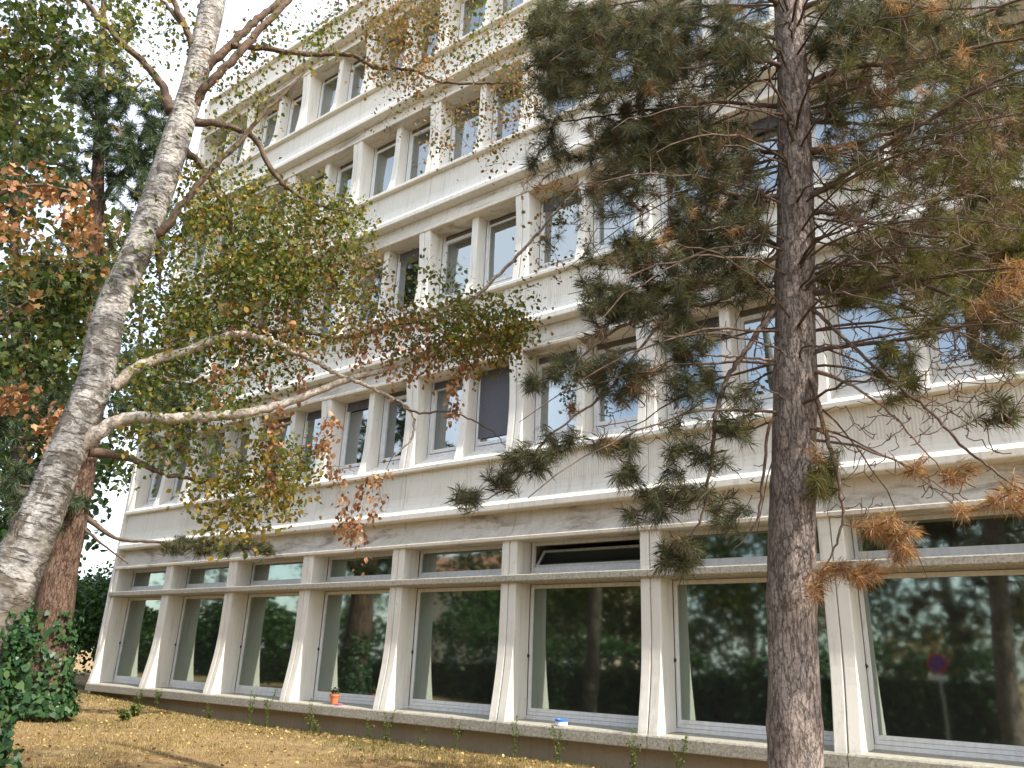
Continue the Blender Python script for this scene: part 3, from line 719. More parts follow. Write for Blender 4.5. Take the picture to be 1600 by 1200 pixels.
BL = [('birch_leaf', 370, 430, 120, 120, 7.4, .3, 80), ('yellow_leaf', 420, 400, 150, 120, 7.2, .3, 40), ('birch_leaf', 340, 560, 120, 50, 7.3, .3, 50), ('brown_leaf', 450, 520, 110, 40, 7.0, .3, 40), ('brown_leaf', 780, 80, 120, 100, 7.0, .2, 40), ('brown_leaf', 760, 200, 90, 60, 7.0, .2, 16), ('birch_leaf', 300, 390, 100, 130, 7.3, .35, 90), ('birch_leaf', 430, 355, 120, 85, 7.1, .35, 120), ('birch_leaf', 525, 335, 65, 45, 7.0, .2, 45),
      ('birch_leaf', 420, 460, 150, 70, 7.2, .3, 130), ('brown_leaf', 560, 470, 65, 60, 7.0, .25, 40), ('birch_leaf', 470, 410, 110, 50, 7.1, .3, 70), ('brown_leaf', 500, 390, 90, 60, 7.0, .3, 40),
      ('birch_leaf', 700, 515, 110, 50, 7.0, .2, 70), ('brown_leaf', 690, 520, 120, 55, 7.0, .2, 80), ('yellow_leaf', 770, 515, 55, 35, 7.0, .2, 45), ('birch_leaf', 745, 490, 70, 40, 7.0, .2, 30),
      ('orange_leaf', 650, 555, 90, 35, 7.0, .2, 28), ('orange_leaf', 620, 510, 60, 40, 7.0, .2, 14), ('birch_leaf', 300, 590, 110, 60, 7.2, .3, 70), ('birch_leaf', 260, 680, 60, 40, 7.2, .3, 30),
      ('birch_leaf', 400, 715, 80, 65, 7.0, .3, 40), ('yellow_leaf', 370, 775, 70, 55, 7.0, .3, 55), ('yellow_leaf', 440, 740, 50, 50, 7.0, .3, 26), ('orange_leaf', 432, 690, 16, 60, 6.9, .1, 16),
      ('orange_leaf', 515, 690, 12, 50, 6.9, .1, 12), ('orange_leaf', 570, 765, 40, 28, 6.95, .1, 12), ('orange_leaf', 545, 800, 24, 24, 6.95, .1, 9), ('orange_leaf', 575, 825, 8, 25, 6.95, .1, 4),
      ('orange_leaf', 335, 600, 8, 35, 6.9, .1, 6), ('orange_leaf', 400, 520, 70, 60, 7.0, .2, 12), ('orange_leaf', 710, 620, 14, 40, 6.9, .1, 9), ('orange_leaf', 460, 610, 60, 30, 7, .2, 8),
      ('brown_leaf', 640, 50, 60, 70, 7.0, .2, 80), ('brown_leaf', 620, 110, 50, 30, 7.0, .2, 18), ('brown_leaf', 720, 170, 120, 70, 7.0, .2, 34), ('brown_leaf', 830, 80, 70, 70, 7.0, .2, 45),
      ('birch_leaf', 740, 40, 90, 50, 7.0, .2, 24), ('birch_leaf', 470, 40, 70, 40, 7.0, .2, 26), ('brown_leaf', 400, 100, 80, 80, 7.1, .3, 20), ('birch_leaf', 370, 150, 60, 80, 7.1, .3, 24),
      ('birch_leaf', 215, 70, 60, 60, 7.3, .3, 20), ('brown_leaf', 860, 330, 60, 90, 7.0, .15, 16), ('birch_leaf', 250, 480, 50, 70, 7.3, .3, 30), ('yellow_leaf', 330, 330, 70, 90, 7.2, .3, 24),
      ('birch_leaf', 690, 420, 40, 20, 7.0, .1, 8), ('birch_leaf', 820, 470, 30, 40, 7.0, .1, 6), ('birch_leaf', 240, 20, 80, 50, 7.3, .3, 20), ('orange_leaf', 640, 90, 40, 40, 7.0, .2, 6), ('brown_leaf', 560, 10, 60, 40, 7.0, .2, 24)]
for kd, x, y, rx, ry, rho, dr, n in BL:
    kinds[kd] += birch.grow(blob(x, y, rx * 1.12, ry * 1.12, rho, dr, int(n * (1.2 if kd != 'orange_leaf' else 1.1))), droop=0.12, jit=.06)
for kd, per, spread, frac, size, hang in (('birch_leaf', 17, .085, .85, .046, .5), ('yellow_leaf', 16, .08, .85, .048, .6), ('orange_leaf', 13, .035, .8, .050, 1.2), ('brown_leaf', 16, .09, .85, .040, .7)):
    C = twig_leaves(kinds[kd], per, spread, frac)
    C[:, 2] -= rng.exponential(.05, len(C))
    birch.foliage({'birch_leaf': 'green_leaves', 'yellow_leaf': 'yellow_leaves', 'orange_leaf': 'orange_leaves', 'brown_leaf': 'olive_brown_leaves'}[kd], leaves(C, size, 'ovate', hang), M[kd])
birch.finish_twigs(M['twig'])

# ------------------------------------------------------------------ pine, right foreground
def tag_mix(tree, spec, kinds, mult=1.0, **kw):
    for kd, x, y, rx, ry, rho, dr, n in spec: kinds.setdefault(kd, []).extend(tree.grow(blob(x, y, rx, ry, rho, dr, int(n * (mult if kd in 'gy' else 1))), **kw))
tr = [(1243, 1420, 6.2, .215), (1243, 1200, 6.2, .192), (1240, 1050, 6.2, .185), (1237, 900, 6.2, .182), (1240, 750, 6.2, .176), (1242, 600, 6.2, .172), (1243, 450, 6.2, .166), (1243, 330, 6.2, .160), (1242, 230, 6.2, .150), (1238, 120, 6.2, .142), (1232, 0, 6.2, .135), (1226, -150, 6.2, .12), (1222, -350, 6.2, .09), (1220, -560, 6.2, .05)]
P, R = px_path(tr, 12); R = R * .93
foot = np.array([P[0][0], P[0][1], 0.0]); P[0][2] = -0.1
for i in range(len(P)):                  # knobs under the whorls
    R[i] *= 1 + 0.06 * max(0, math.sin(P[i][2] * 7.5)) ** 6
pine = Tree('pine_tree', 'straight scaly-barked pine with dead twigs and brown needle tufts before the building', foot)
pine.trunk(P, R, M['bark_pine'], 36, bark_lump(.03, 3, 5, 2.2))
def plimb(tree, pts, mat='limb_pine', per=6, n=7):
    P, R = px_path(pts, per); P[2:-1] += rng.normal(0, .005, (len(P) - 3, 3))
    return tree.limb(P, R * .8, M[mat], n)
PL = [
 ([(1250, 238, 6.2, .05), (1290, 232, 6.1, .026), (1340, 222, 6.0, .023), (1413, 200, 5.9, .020), (1460, 183, 5.85, .018), (1517, 147, 5.8, .015), (1567, 123, 5.8, .012), (1620, 100, 5.8, .009)], 'limb_pine'),
 ([(1248, 318, 6.2, .06), (1265, 308, 6.15, .034), (1300, 287, 6.05, .030), (1340, 260, 6.0, .027), (1400, 217, 5.9, .023), (1453, 187, 5.85, .020), (1510, 150, 5.8, .014), (1580, 130, 5.8, .008)], 'limb_pine'),
 ([(1245, 145, 6.2, .05), (1300, 113, 6.25, .028), (1387, 100, 6.3, .025), (1467, 90, 6.35, .021), (1533, 72, 6.4, .018), (1620, 55, 6.4, .012)], 'limb_pine'),
 ([(1248, 187, 6.2, .04), (1333, 193, 6.3, .018), (1433, 193, 6.4, .014), (1500, 188, 6.4, .011), (1580, 178, 6.4, .007)], 'limb_lit'),
 ([(1250, 330, 6.2, .05), (1290, 332, 6.15, .026), (1327, 337, 6.1, .023), (1367, 350, 6.1, .021), (1433, 367, 6.1, .017), (1483, 370, 6.1, .011), (1540, 385, 6.1, .006)], 'limb_pine'),
 ([(1250, 457, 6.2, .05), (1310, 456, 6.1, .028), (1357, 453, 6.1, .025), (1433, 437, 6.0, .022), (1500, 427, 5.9, .018), (1610, 415, 5.9, .011)], 'limb_pine'),
 ([(1250, 560, 6.2, .05), (1275, 550, 6.15, .026), (1300, 543, 6.1, .023), (1400, 532, 6.0, .020), (1467, 520, 5.9, .017), (1533, 497, 5.9, .014), (1620, 475, 5.9, .009)], 'limb_pine'),
 ([(1433, 440, 6.0, .018), (1483, 460, 6.0, .016), (1550, 485, 6.0, .013), (1620, 515, 6.0, .009)], 'limb_pine'),
 ([(1252, 465, 6.2, .04), (1280, 492, 6.1, .019), (1323, 533, 6.0, .017), (1387, 590, 5.9, .016), (1447, 637, 5.85, .014), (1500, 693, 5.8, .012), (1550, 733, 5.8, .010), (1620, 780, 5.8, .006)], 'limb_pine'),
 ([(1255, 570, 6.2, .04), (1270, 600, 6.05, .023), (1283, 653, 5.95, .021), (1297, 700, 5.9, .020), (1310, 750, 5.85, .018), (1318, 800, 5.8, .014), (1310, 840, 5.8, .010), (1290, 885, 5.8, .006)], 'limb_pine'),
 ([(1258, 575, 6.2, .03), (1333, 603, 6.0, .012), (1400, 653, 5.95, .010), (1435, 695, 5.95, .008), (1480, 745, 5.95, .005)], 'limb_lit'),
 ([(1235, 65, 6.2, .05), (1200, 57, 6.2, .025), (1160, 48, 6.15, .022), (1120, 43, 6.1, .019), (1033, 28, 6.0, .014), (950, 0, 6.0, .008)], 'limb_lit'),
 ([(1235, 168, 6.2, .05), (1200, 165, 6.2, .024), (1133, 160, 6.1, .021), (1067, 167, 6.0, .018), (1000, 175, 6.0, .015), (933, 182, 6.0, .011), (880, 190, 6.0, .006)], 'limb_pine'),
 ([(1235, 310, 6.2, .05), (1200, 307, 6.15, .026), (1160, 305, 6.1, .023), (1120, 298, 6.05, .021), (1067, 273, 6.0, .018), (1017, 255, 5.95, .014), (960, 235, 5.9, .009), (900, 225, 5.9, .005)], 'limb_lit'),
 ([(1235, 565, 6.2, .03), (1200, 562, 6.1, .013), (1157, 558, 6.0, .011), (1100, 555, 5.95, .009), (1055, 553, 5.9, .005)], 'limb_lit'),
 ([(1235, 465, 6.2, .05), (1200, 498, 6.1, .027), (1163, 550, 6.0, .024), (1137, 590, 5.95, .023), (1120, 640, 5.9, .021), (1113, 700, 5.9, .018), (1103, 783, 5.9, .013), (1080, 840, 5.9, .008), (1055, 880, 5.9, .005)], 'limb_pine'),
 ([(1235, 390, 6.2, .05), (1205, 405, 6.1, .027), (1167, 440, 6.05, .024), (1120, 473, 6.0, .021), (1050, 482, 5.95, .019), (980, 505, 5.9, .016), (930, 540, 5.85, .013), (870, 590, 5.8, .009), (820, 602, 5.8, .005)], 'limb_pine'),
 ([(1050, 482, 5.95, .016), (1000, 545, 5.9, .014), (950, 610, 5.85, .012), (900, 650, 5.8, .011), (850, 690, 5.8, .009), (800, 755, 5.8, .007), (755, 780, 5.8, .005), (718, 780, 5.8, .003)], 'limb_pine'),
 ([(1237, 640, 6.2, .03), (1205, 660, 6.1, .016), (1193, 740, 6.05, .014), (1182, 815, 6.05, .010), (1145, 860, 6.0, .006)], 'limb_pine'),
 ([(1237, 110, 6.2, .045), (1190, 95, 6.0, .022), (1120, 100, 5.8, .018), (1040, 110, 5.6, .013), (950, 90, 5.5, .009), (870, 60, 5.4, .005)], 'limb_pine'),
 ([(1237, 15, 6.2, .045), (1180, -10, 6.0, .022), (1100, -20, 5.9, .018), (980, 5, 5.8, .013), (880, 20, 5.7, .008)], 'limb_pine'),
 ([(1240, 240, 6.2, .045), (1185, 235, 6.5, .022), (1120, 225, 6.8, .018), (1040, 215, 7.0, .013), (960, 200, 7.1, .008)], 'limb_pine'),
 ([(1240, 400, 6.2, .04), (1180, 370, 6.5, .02), (1110, 360, 6.8, .016), (1030, 380, 6.9, .011), (960, 400, 7.0, .006)], 'limb_pine'),
 ([(1240, 20, 6.2, .045), (1300, -5, 6.1, .024), (1380, 0, 6.0, .02), (1470, 15, 5.9, .014), (1560, 10, 5.9, .009)], 'limb_pine'),
 ([(1242, 80, 6.2, .045), (1290, 60, 6.4, .022), (1350, 25, 6.6, .018), (1430, 0, 6.8, .012)], 'limb_pine'),
]
for pts, m in PL: plimb(pine, pts, m)
PT = P.copy(); RT = R.copy()
for k in range(150):                    # many thin dead side branches all round the stem
    i = rng.integers(int(len(PT) * .34), int(len(PT) * .86)); p0 = PT[i]
    a = rng.uniform(0, 2 * PI); L = rng.uniform(.7, 2.3) * (1.0 if p0[2] > 3.2 else .6)
    dv = np.array([math.cos(a), math.sin(a), 0]); sd = np.array([-dv[1], dv[0], 0])
    up0 = rng.uniform(-.05, .30); dr = rng.uniform(.15, .6)
    t = np.linspace(0, 1, 12)[:, None]
    path = p0 + dv * L * t + sd * (rng.normal(0, .12) * L) * t ** 2 + np.array([0, 0, 1.0]) * L * (up0 * t - dr * t ** 2)
    path[2:] += rng.normal(0, .010, (10, 3))
    rr = np.linspace(rng.uniform(.009, .015), .0032, 12)
    pine.tw.tube(path, rr, 5, cap=False); pine.sk.add(path[3:], rr[3:])
pk = {}
PB = [('g', 1010, 250, 190, 250, 6.1, .4, 80), ('k', 1020, 300, 190, 280, 6.1, .4, 60), ('y', 1440, 260, 160, 250, 6.2, .4, 60), ('k', 1440, 240, 160, 240, 6.1, .4, 70), ('g', 1430, 120, 160, 130, 6.2, .4, 40), ('b', 1430, 200, 150, 190, 6.0, .3, 14), ('k', 1000, 120, 140, 110, 6.1, .3, 70), ('k', 1090, 300, 110, 110, 6.2, .3, 60), ('k', 1000, 520, 90, 70, 6.0, .2, 26), ('k', 1340, 80, 90, 80, 6.2, .3, 30), ('k', 1400, 330, 120, 120, 6.2, .3, 24), ('y', 1340, 180, 70, 90, 6.3, .3, 16), ('y', 1430, 330, 70, 120, 6.3, .3, 24), ('g', 880, 50, 60, 55, 5.7, .2, 60), ('g', 960, 90, 100, 80, 5.8, .25, 130), ('g', 1080, 80, 100, 80, 6.0, .25, 110), ('g', 870, 120, 50, 40, 5.7, .2, 30), ('g', 1160, 60, 50, 60, 6.0, .3, 35),
      ('g', 860, 240, 40, 40, 6.0, .1, 12), ('g', 950, 285, 55, 70, 6.0, .2, 24), ('g', 1010, 210, 80, 50, 6.2, .3, 60), ('g', 1090, 235, 90, 60, 6.2, .3, 80), ('g', 1130, 340, 80, 65, 6.2, .3, 75), ('g', 1030, 395, 80, 40, 6.2, .3, 32), ('g', 1120, 440, 70, 40, 6.1, .25, 36),
      ('g', 950, 470, 45, 25, 5.9, .1, 24), ('g', 895, 575, 40, 25, 5.85, .1, 14), ('g', 830, 598, 15, 10, 5.8, .05, 5), ('g', 970, 590, 45, 40, 5.9, .15, 26), ('g', 1075, 530, 45, 30, 5.95, .15, 20), ('g', 1080, 600, 40, 40, 5.95, .15, 18), ('g', 1020, 470, 60, 35, 6.0, .2, 28),
      ('g', 880, 690, 30, 15, 5.8, .05, 6), ('g', 830, 720, 45, 22, 5.8, .08, 14), ('g', 780, 745, 22, 15, 5.8, .05, 6), ('g', 730, 775, 18, 10, 5.8, .04, 5), ('g', 960, 700, 35, 20, 5.85, .08, 9), ('g', 970, 745, 28, 15, 5.85, .08, 6), ('g', 1050, 765, 55, 30, 5.9, .1, 15), ('g', 1100, 690, 70, 40, 5.9, .15, 18), ('g', 1150, 640, 40, 40, 6.0, .15, 10),
      ('g', 1060, 870, 35, 28, 5.9, .06, 14), ('g', 1015, 805, 40, 18, 5.9, .08, 8), ('g', 1130, 800, 40, 30, 6.0, .1, 8),
      ('g', 1320, 50, 60, 55, 6.2, .3, 44), ('g', 1400, 30, 80, 40, 6.2, .3, 44), ('g', 1290, 200, 30, 60, 6.3, .2, 10), ('y', 1330, 440, 55, 45, 6.3, .25, 26), ('y', 1400, 585, 40, 45, 6.1, .15, 16), ('y', 1285, 750, 22, 40, 6.0, .1, 10), ('g', 1560, 640, 40, 20, 5.9, .1, 7),
      ('y', 1000, 420, 70, 60, 6.1, .2, 16), ('y', 1180, 440, 30, 40, 6.1, .2, 8), ('y', 1450, 470, 60, 60, 6.2, .2, 20),
      ('b', 1390, 825, 38, 22, 5.8, .08, 18), ('b', 1412, 868, 18, 18, 5.8, .05, 9), ('b', 1315, 900, 36, 16, 5.8, .05, 13), ('b', 1365, 890, 30, 18, 5.8, .06, 9), ('b', 1274, 930, 5, 12, 5.8, .03, 4), ('b', 1500, 742, 26, 12, 5.8, .05, 8), ('b', 1580, 780, 30, 18, 5.8, .06, 12), ('b', 1425, 738, 12, 8, 5.85, .04, 4),
      ('b', 1580, 445, 28, 36, 5.9, .08, 13), ('b', 1535, 480, 20, 14, 5.9, .05, 6), ('b', 1140, 15, 28, 14, 6.0, .1, 8), ('b', 1430, 12, 50, 14, 5.9, .1, 10), ('b', 1390, 170, 60, 60, 6.1, .2, 8), ('b', 1020, 590, 40, 30, 5.9, .1, 7), ('b', 960, 690, 10, 8, 5.85, .04, 3), ('b', 850, 300, 40, 20, 6.0, .1, 5), ('b', 1060, 840, 12, 20, 5.9, .05, 3), ('b', 1290, 700, 20, 30, 6, .1, 3), ('b', 1500, 800, 20, 10, 5.8, .05, 3), ('b', 940, 620, 60, 60, 5.9, .1, 6), ('b', 1100, 320, 90, 90, 6.0, .2, 14), ('b', 1000, 120, 120, 90, 5.9, .2, 14)]
tag_mix(pine, PB, pk, 2.0, droop=-0.06, jit=.07, r_tip=.003, rk=.008, sides=4)
BARE = [(1050, 300, 160, 280, 6.1, .4, 130), (1430, 200, 160, 220, 6.1, .5, 180), (1430, 480, 160, 160, 6.0, .4, 80), (1330, 150, 70, 120, 6.2, .3, 60), (1380, 250, 120, 130, 6.1, .3, 110), (1480, 250, 110, 120, 6.0, .3, 60), (1400, 580, 110, 110, 6.0, .2, 46), (1310, 400, 50, 90, 6.1, .2, 36), (1500, 600, 90, 90, 5.9, .2, 36), (1160, 500, 60, 150, 6.1, .2, 40), (1330, 760, 60, 60, 5.9, .1, 14), (1120, 760, 70, 60, 6.0, .1, 20), (1160, 250, 70, 130, 6.2, .3, 40), (1500, 760, 80, 30, 5.85, .1, 14), (1000, 640, 70, 60, 5.9, .1, 20), (1390, 690, 60, 50, 5.95, .1, 16), (1560, 600, 50, 120, 5.9, .2, 20)]
for x, y, rx, ry, rho, dr, n in BARE: pine.grow(blob(x, y, rx, ry, rho, dr, int(n * 3.2)), droop=-0.10, jit=.03, r_tip=.0036, rk=.006, sides=3, seg=.14)
pine.foliage('green_needles', needle_tufts(pk['g'], 80, .125, .0026, .15, 1.0), M['needle'])
pine.foliage('yellow_green_needles', needle_tufts(pk['y'], 90, .125, .0026, .15, 1.0), M['needle_yellow'])
pine.foliage('dull_brown_needles', needle_tufts(pk['k'], 70, .115, .0026, .15, 1.0), M['needle_dull'])
pine.foliage('brown_needles', needle_tufts(pk['b'], 66, .11, .0026, .14, 1.15), M['needle_brown'])
pine.finish_twigs(M['limb_pine'])

# ------------------------------------------------------------------ second pine beyond the right edge of the view
f2 = np.array([24.6, -2.6, 0.0])
P = smooth_path([f2 + (0, 0, -.1), f2 + (.02, .0, 2), f2 + (-.05, .05, 4.5), f2 + (.05, 0, 8), f2 + (.1, .1, 12)], 12); R = np.linspace(.29, .10, len(P))
pine2 = Tree('pine_tree', 'pine at the right edge, its yellow-green boughs hanging into the upper corner', f2)
pine2.trunk(P, R, M['bark_grey'], 28, bark_lump(.04, 3, 5, 2.0))
for pts in ([(1900, 120, 8.6, .04), (1760, 110, 8.3, .03), (1640, 130, 8.0, .02), (1540, 170, 7.9, .012), (1480, 220, 7.9, .006)], [(1930, 380, 8.6, .04), (1780, 350, 8.3, .03), (1660, 360, 8.0, .02), (1560, 400, 7.9, .010), (1490, 430, 7.9, .005)],
            [(1880, -60, 8.6, .04), (1700, -30, 8.3, .03), (1560, 10, 8.0, .02), (1430, 60, 7.9, .01), (1360, 80, 7.9, .005)], [(1950, 520, 8.6, .035), (1800, 500, 8.3, .025), (1680, 520, 8.0, .016), (1580, 560, 7.9, .008)]):
    plimb(pine2, pts)
pk2 = {}
tag_mix(pine2, [('y', 1540, 300, 90, 280, 8.2, .5, 260), ('k', 1540, 280, 90, 260, 8.0, .5, 60), ('y', 1430, 300, 110, 150, 8.0, .3, 90), ('y', 1540, 190, 80, 120, 7.9, .3, 230), ('y', 1560, 400, 70, 110, 7.9, .3, 210), ('y', 1450, 60, 120, 60, 8.0, .3, 80), ('y', 1580, 550, 50, 40, 7.9, .2, 26), ('g', 1560, 80, 80, 80, 8.0, .3, 70), ('y', 1500, 320, 50, 80, 8.0, .2, 30), ('g', 1700, 200, 120, 260, 8.3, .5, 160), ('b', 1500, 60, 90, 60, 7.9, .2, 14), ('b', 1560, 300, 60, 160, 7.9, .2, 12), ('g', 1800, -250, 300, 200, 8.6, .8, 160)], pk2, droop=-.05, jit=.06, r_tip=.003, rk=.008, sides=3)
pine2.foliage('yellow_green_needles', needle_tufts(pk2['y'], 75, .12, .0032, .18, 1.0), M['needle_yellow'])
pine2.foliage('dull_brown_needles', needle_tufts(pk2['k'], 60, .12, .0034, .18, 1.0), M['needle_dull'])
pine2.foliage('green_needles', needle_tufts(pk2['g'], 80, .12, .0042, .18, .85), M['needle'])
pine2.foliage('brown_needles', needle_tufts(pk2['b'], 80, .12, .0042, .15, .9), M['needle_brown'])
pine2.finish_twigs(M['limb_pine'])

# ------------------------------------------------------------------ left: reddish pine trunk, maple, far trees
f3 = hd(66, 1085, 18.5); f3[2] = ground_z(f3[0], f3[1])
tr = [(64, 1125, 18.5, .46), (68, 1080, 18.5, .40), (78, 1000, 18.5, .36), (92, 900, 18.5, .335), (108, 820, 18.5, .32), (124, 740, 18.5, .305), (138, 650, 18.5, .29), (146, 540, 18.6, .25), (150, 400, 18.7, .18), (155, 200, 18.8, .11), (160, 60, 18.8, .07), (165, -60, 18.8, .06)]
P, R = px_path(tr, 8)
pine3 = Tree('pine_tree', 'thick reddish pine trunk with ivied foot standing behind the birch', f3)
P[0][2] = f3[2] - .15
pine3.trunk(P, R, M['bark_red'], 26, bark_lump(.05, 3, 5, 1.2))
for pts in ([(125, 800, 18.5, .09), (180, 840, 18.2, .05), (230, 846, 18.0, .04), (300, 850, 17.8, .03), (380, 858, 17.6, .02), (440, 862, 17.5, .01)], [(120, 815, 18.5, .06), (160, 850, 18.2, .03), (200, 880, 18.0, .02)],
            [(135, 690, 18.5, .09), (200, 650, 18.2, .05), (270, 640, 18.0, .035), (340, 650, 17.9, .02)], [(135, 690, 18.5, .09), (70, 690, 18.3, .05), (0, 680, 18.2, .04), (-60, 690, 18.2, .02)],
            [(148, 480, 18.6, .09), (90, 470, 18.4, .05), (20, 480, 18.2, .03)], [(150, 330, 18.7, .08), (200, 260, 18.5, .05), (250, 230, 18.3, .03)], [(152, 300, 18.7, .08), (100, 260, 18.5, .05), (40, 250, 18.3, .03)], [(155, 200, 18.8, .07), (200, 150, 18.6, .04), (230, 120, 18.6, .02)], [(155, 200, 18.8, .07), (110, 120, 18.6, .04), (80, 80, 18.6, .02)],
            [(140, 600, 18.5, .08), (220, 590, 18.0, .05), (300, 600, 17.8, .03)], [(128, 740, 18.5, .07), (60, 760, 18.3, .04), (0, 750, 18.3, .02)]):
    plimb(pine3, pts, 'limb_pine')
pk3 = {}
tag_mix(pine3, [('n', 200, 190, 75, 60, 18.3, .5, 140), ('n', 140, 110, 60, 60, 18.3, .5, 120), ('n', 230, 230, 45, 40, 18.3, .4, 60), ('n', 60, 470, 80, 50, 18.3, .5, 60), ('n', 70, 640, 85, 60, 18.3, .5, 110), ('n', 180, 270, 80, 50, 18.5, .5, 70), ('n', 260, 635, 80, 35, 18.0, .4, 70), ('d', 340, 856, 90, 16, 17.6, .25, 60), ('n', 60, 770, 80, 60, 18.3, .5, 70), ('n', 60, 260, 70, 60, 18.4, .5, 60), ('n', 240, 580, 70, 40, 18, .4, 40), ('d', 280, 690, 70, 40, 18, .4, 40), ('n', 240, 350, 60, 60, 18.4, .4, 40), ('b', 190, 300, 80, 100, 18.4, .4, 10), ('d', 130, 420, 80, 60, 18.6, .5, 60)], pk3, droop=-.04, jit=.05, r_tip=.008, rk=.012, sides=3, seg=.3)
pine3.foliage('blue_green_needles', needle_tufts(pk3['n'], 90, .22, .010, .36, .9), M['needle_blue'])
pine3.foliage('dark_green_needles', needle_tufts(pk3['d'], 90, .18, .008, .3, .9), M['needle'])
pine3.foliage('brown_needles', needle_tufts(pk3['b'], 70, .2, .010, .3, .9), M['needle_brown'])
pine3.finish_twigs(M['limb_pine'])
def leafy(name, label, foot, path, r0, r1, spec, size, mats, bark, per=16, group=None, limbs=(), shape='lobed', hang=.5, lr=.012, spread=.12):
    T = Tree(name, label, foot, group)
    P = smooth_path(path, 8); R = np.linspace(r0, r1, len(P))
    T.trunk(P, R, M[bark], 18, bark_lump(.05, 3, 5, 1.3))
    for q in limbs: plimb(T, q, 'limb_brown')
    kk = {}
    tag_mix(T, spec, kk, droop=.06, jit=.06, r_tip=.006, rk=lr, sides=3, seg=.3)
    for key, paths in kk.items():
        nm, mt = mats[key]
        T.foliage(nm, leaves(twig_leaves(paths, per, spread, .7), size, shape, hang), M[mt])
    T.finish_twigs(M['twig']); return T
f = hd(-190, 1120, 12.5); f[2] = 0.0
leafy('maple_tree', 'maple at the left edge with clumps of rusty orange leaves', f, [f + (0, 0, -.1), hd(-170, 700, 12.5), hd(-120, 400, 12.6), hd(-80, 150, 12.8), hd(-60, -150, 13)], .22, .06,
      [('o', 60, 285, 65, 22, 12.5, .25, 8), ('o', 105, 315, 45, 36, 12.4, .25, 7), ('o', 25, 345, 40, 22, 12.5, .25, 4), ('o', 140, 365, 30, 20, 12.4, .2, 5), ('o', 25, 625, 26, 14, 12.4, .2, 6), ('o', 95, 660, 14, 12, 12.4, .1, 4), ('o', 90, 715, 8, 12, 12.4, .1, 3),
       ('g', 50, 470, 80, 60, 12.6, .4, 50), ('g', 90, 560, 80, 40, 12.6, .4, 40), ('g', 40, 130, 80, 120, 12.8, .5, 70), ('g', 130, 50, 90, 60, 12.9, .4, 45), ('g', 30, 30, 60, 60, 12.8, .4, 30), ('g', 120, 440, 60, 40, 12.6, .4, 24), ('b', 80, 400, 90, 80, 12.6, .4, 26)], .105,
      {'o': ('orange_leaves', 'orange_leaf'), 'g': ('green_leaves', 'maple_leaf'), 'b': ('brown_leaves', 'brown_leaf')}, 'bark_grey', 13,
      limbs=[[(-120, 420, 12.6, .07), (-40, 330, 12.6, .045), (40, 290, 12.5, .03), (120, 300, 12.4, .015)], [(-150, 600, 12.5, .07), (-60, 540, 12.5, .045), (30, 480, 12.5, .03), (110, 450, 12.5, .015)], [(-90, 200, 12.8, .07), (-20, 160, 12.8, .045), (60, 110, 12.8, .03), (103, 30, 12.8, .022), (104, -40, 12.8, .015)]])
def far_tree(label, x, rho, top, spec, mat='tree_leaf', name='broadleaf_tree', size=.3, per=22, r=.3, part='green_leaves'):
    f = hd(x, 1060, rho); f[2] = ground_z(f[0], f[1])
    ti = hd(x + 6, top, rho)
    return leafy(name, label, f, [f + (0, 0, -.2), f + (ti - f) * .3 + (.2, .1, 0), f + (ti - f) * .7, ti], r, .05, [('g',) + s for s in spec], size, {'g': (part, mat)}, 'bark_grey', per, group='trees beyond the lawn', shape='ovate', hang=.3, lr=.02, spread=.35)
far_tree('tall olive-green tree filling the sky behind the reddish pine trunk', 20, 27, 60, [(40, 200, 90, 160, 27, 1.2, 70), (110, 420, 90, 120, 27, 1.2, 60), (20, 560, 90, 120, 27, 1.2, 60), (-100, 300, 110, 250, 27, 1.5, 60)])
far_tree('dark shadowy tree low behind the birch trunk', 60, 34, 380, [(60, 650, 100, 130, 34, 1.5, 80), (10, 820, 80, 130, 34, 1.2, 80), (120, 780, 50, 90, 34, 1.2, 30)], 'hedge_leaf')
far_tree('pale green tree behind the far corner of the building', 215, 40, 420, [(215, 560, 60, 110, 40, 1.2, 60), (190, 700, 40, 80, 40, 1.2, 30)], 'maple_leaf')

# ------------------------------------------------------------------ shrubs, hedge, ivy
def shrub(name, label, center, rx, ry, h, n, size, mat, stems=9, cat='shrub', shape='ovate', core=True, base_z=None):
    c = np.array(center, float)
    if base_z is None: base_z = ground_z(c[0], c[1])
    c[2] = base_z
    o = thing(name, label, cat, tuple(c))
    b = MB()
    for k in range(stems):
        a = rng.uniform(0, 2 * PI); q = rng.uniform(.2, .8)
        e = np.array([rx * q * math.cos(a), ry * q * math.sin(a), h * rng.uniform(.55, .92)])
        b.tube(smooth_path([(rng.normal(0, .08), rng.normal(0, .08), -.05), e * (.4, .4, .5), e], 4), np.linspace(.03, .006, 9), 4, cap=False)
    obj('stem', b.mesh('stems'), M['twig'], o)['kind'] = 'stuff'
    d = rng.standard_normal((n, 3)); d[:, 2] = np.abs(d[:, 2]) * 1.2 - .25; d /= np.linalg.norm(d, axis=1)[:, None]
    lump = 1 + .16 * np.sin(d[:, 0] * 5 + 1.3) * np.cos(d[:, 1] * 6) + .12 * np.sin(d[:, 2] * 9 + d[:, 0] * 7)
    r = (rng.uniform(.35, 1.0, n) ** .4) * lump
    P = np.stack([d[:, 0] * rx * r, d[:, 1] * ry * r, h * (.42 + .58 * d[:, 2] * r)], 1)
    P = P[P[:, 2] > .02]
    stuff_part('leaves', leaves(P, size, shape, .2), M[mat], o)
    return o
shrub('laurel_shrub', 'dark glossy laurel bush at the far left corner of the building', (-2.5, 2.2, 0), 2.0, 2.2, 3.4, 9000, .14, 'hedge_leaf', 12)
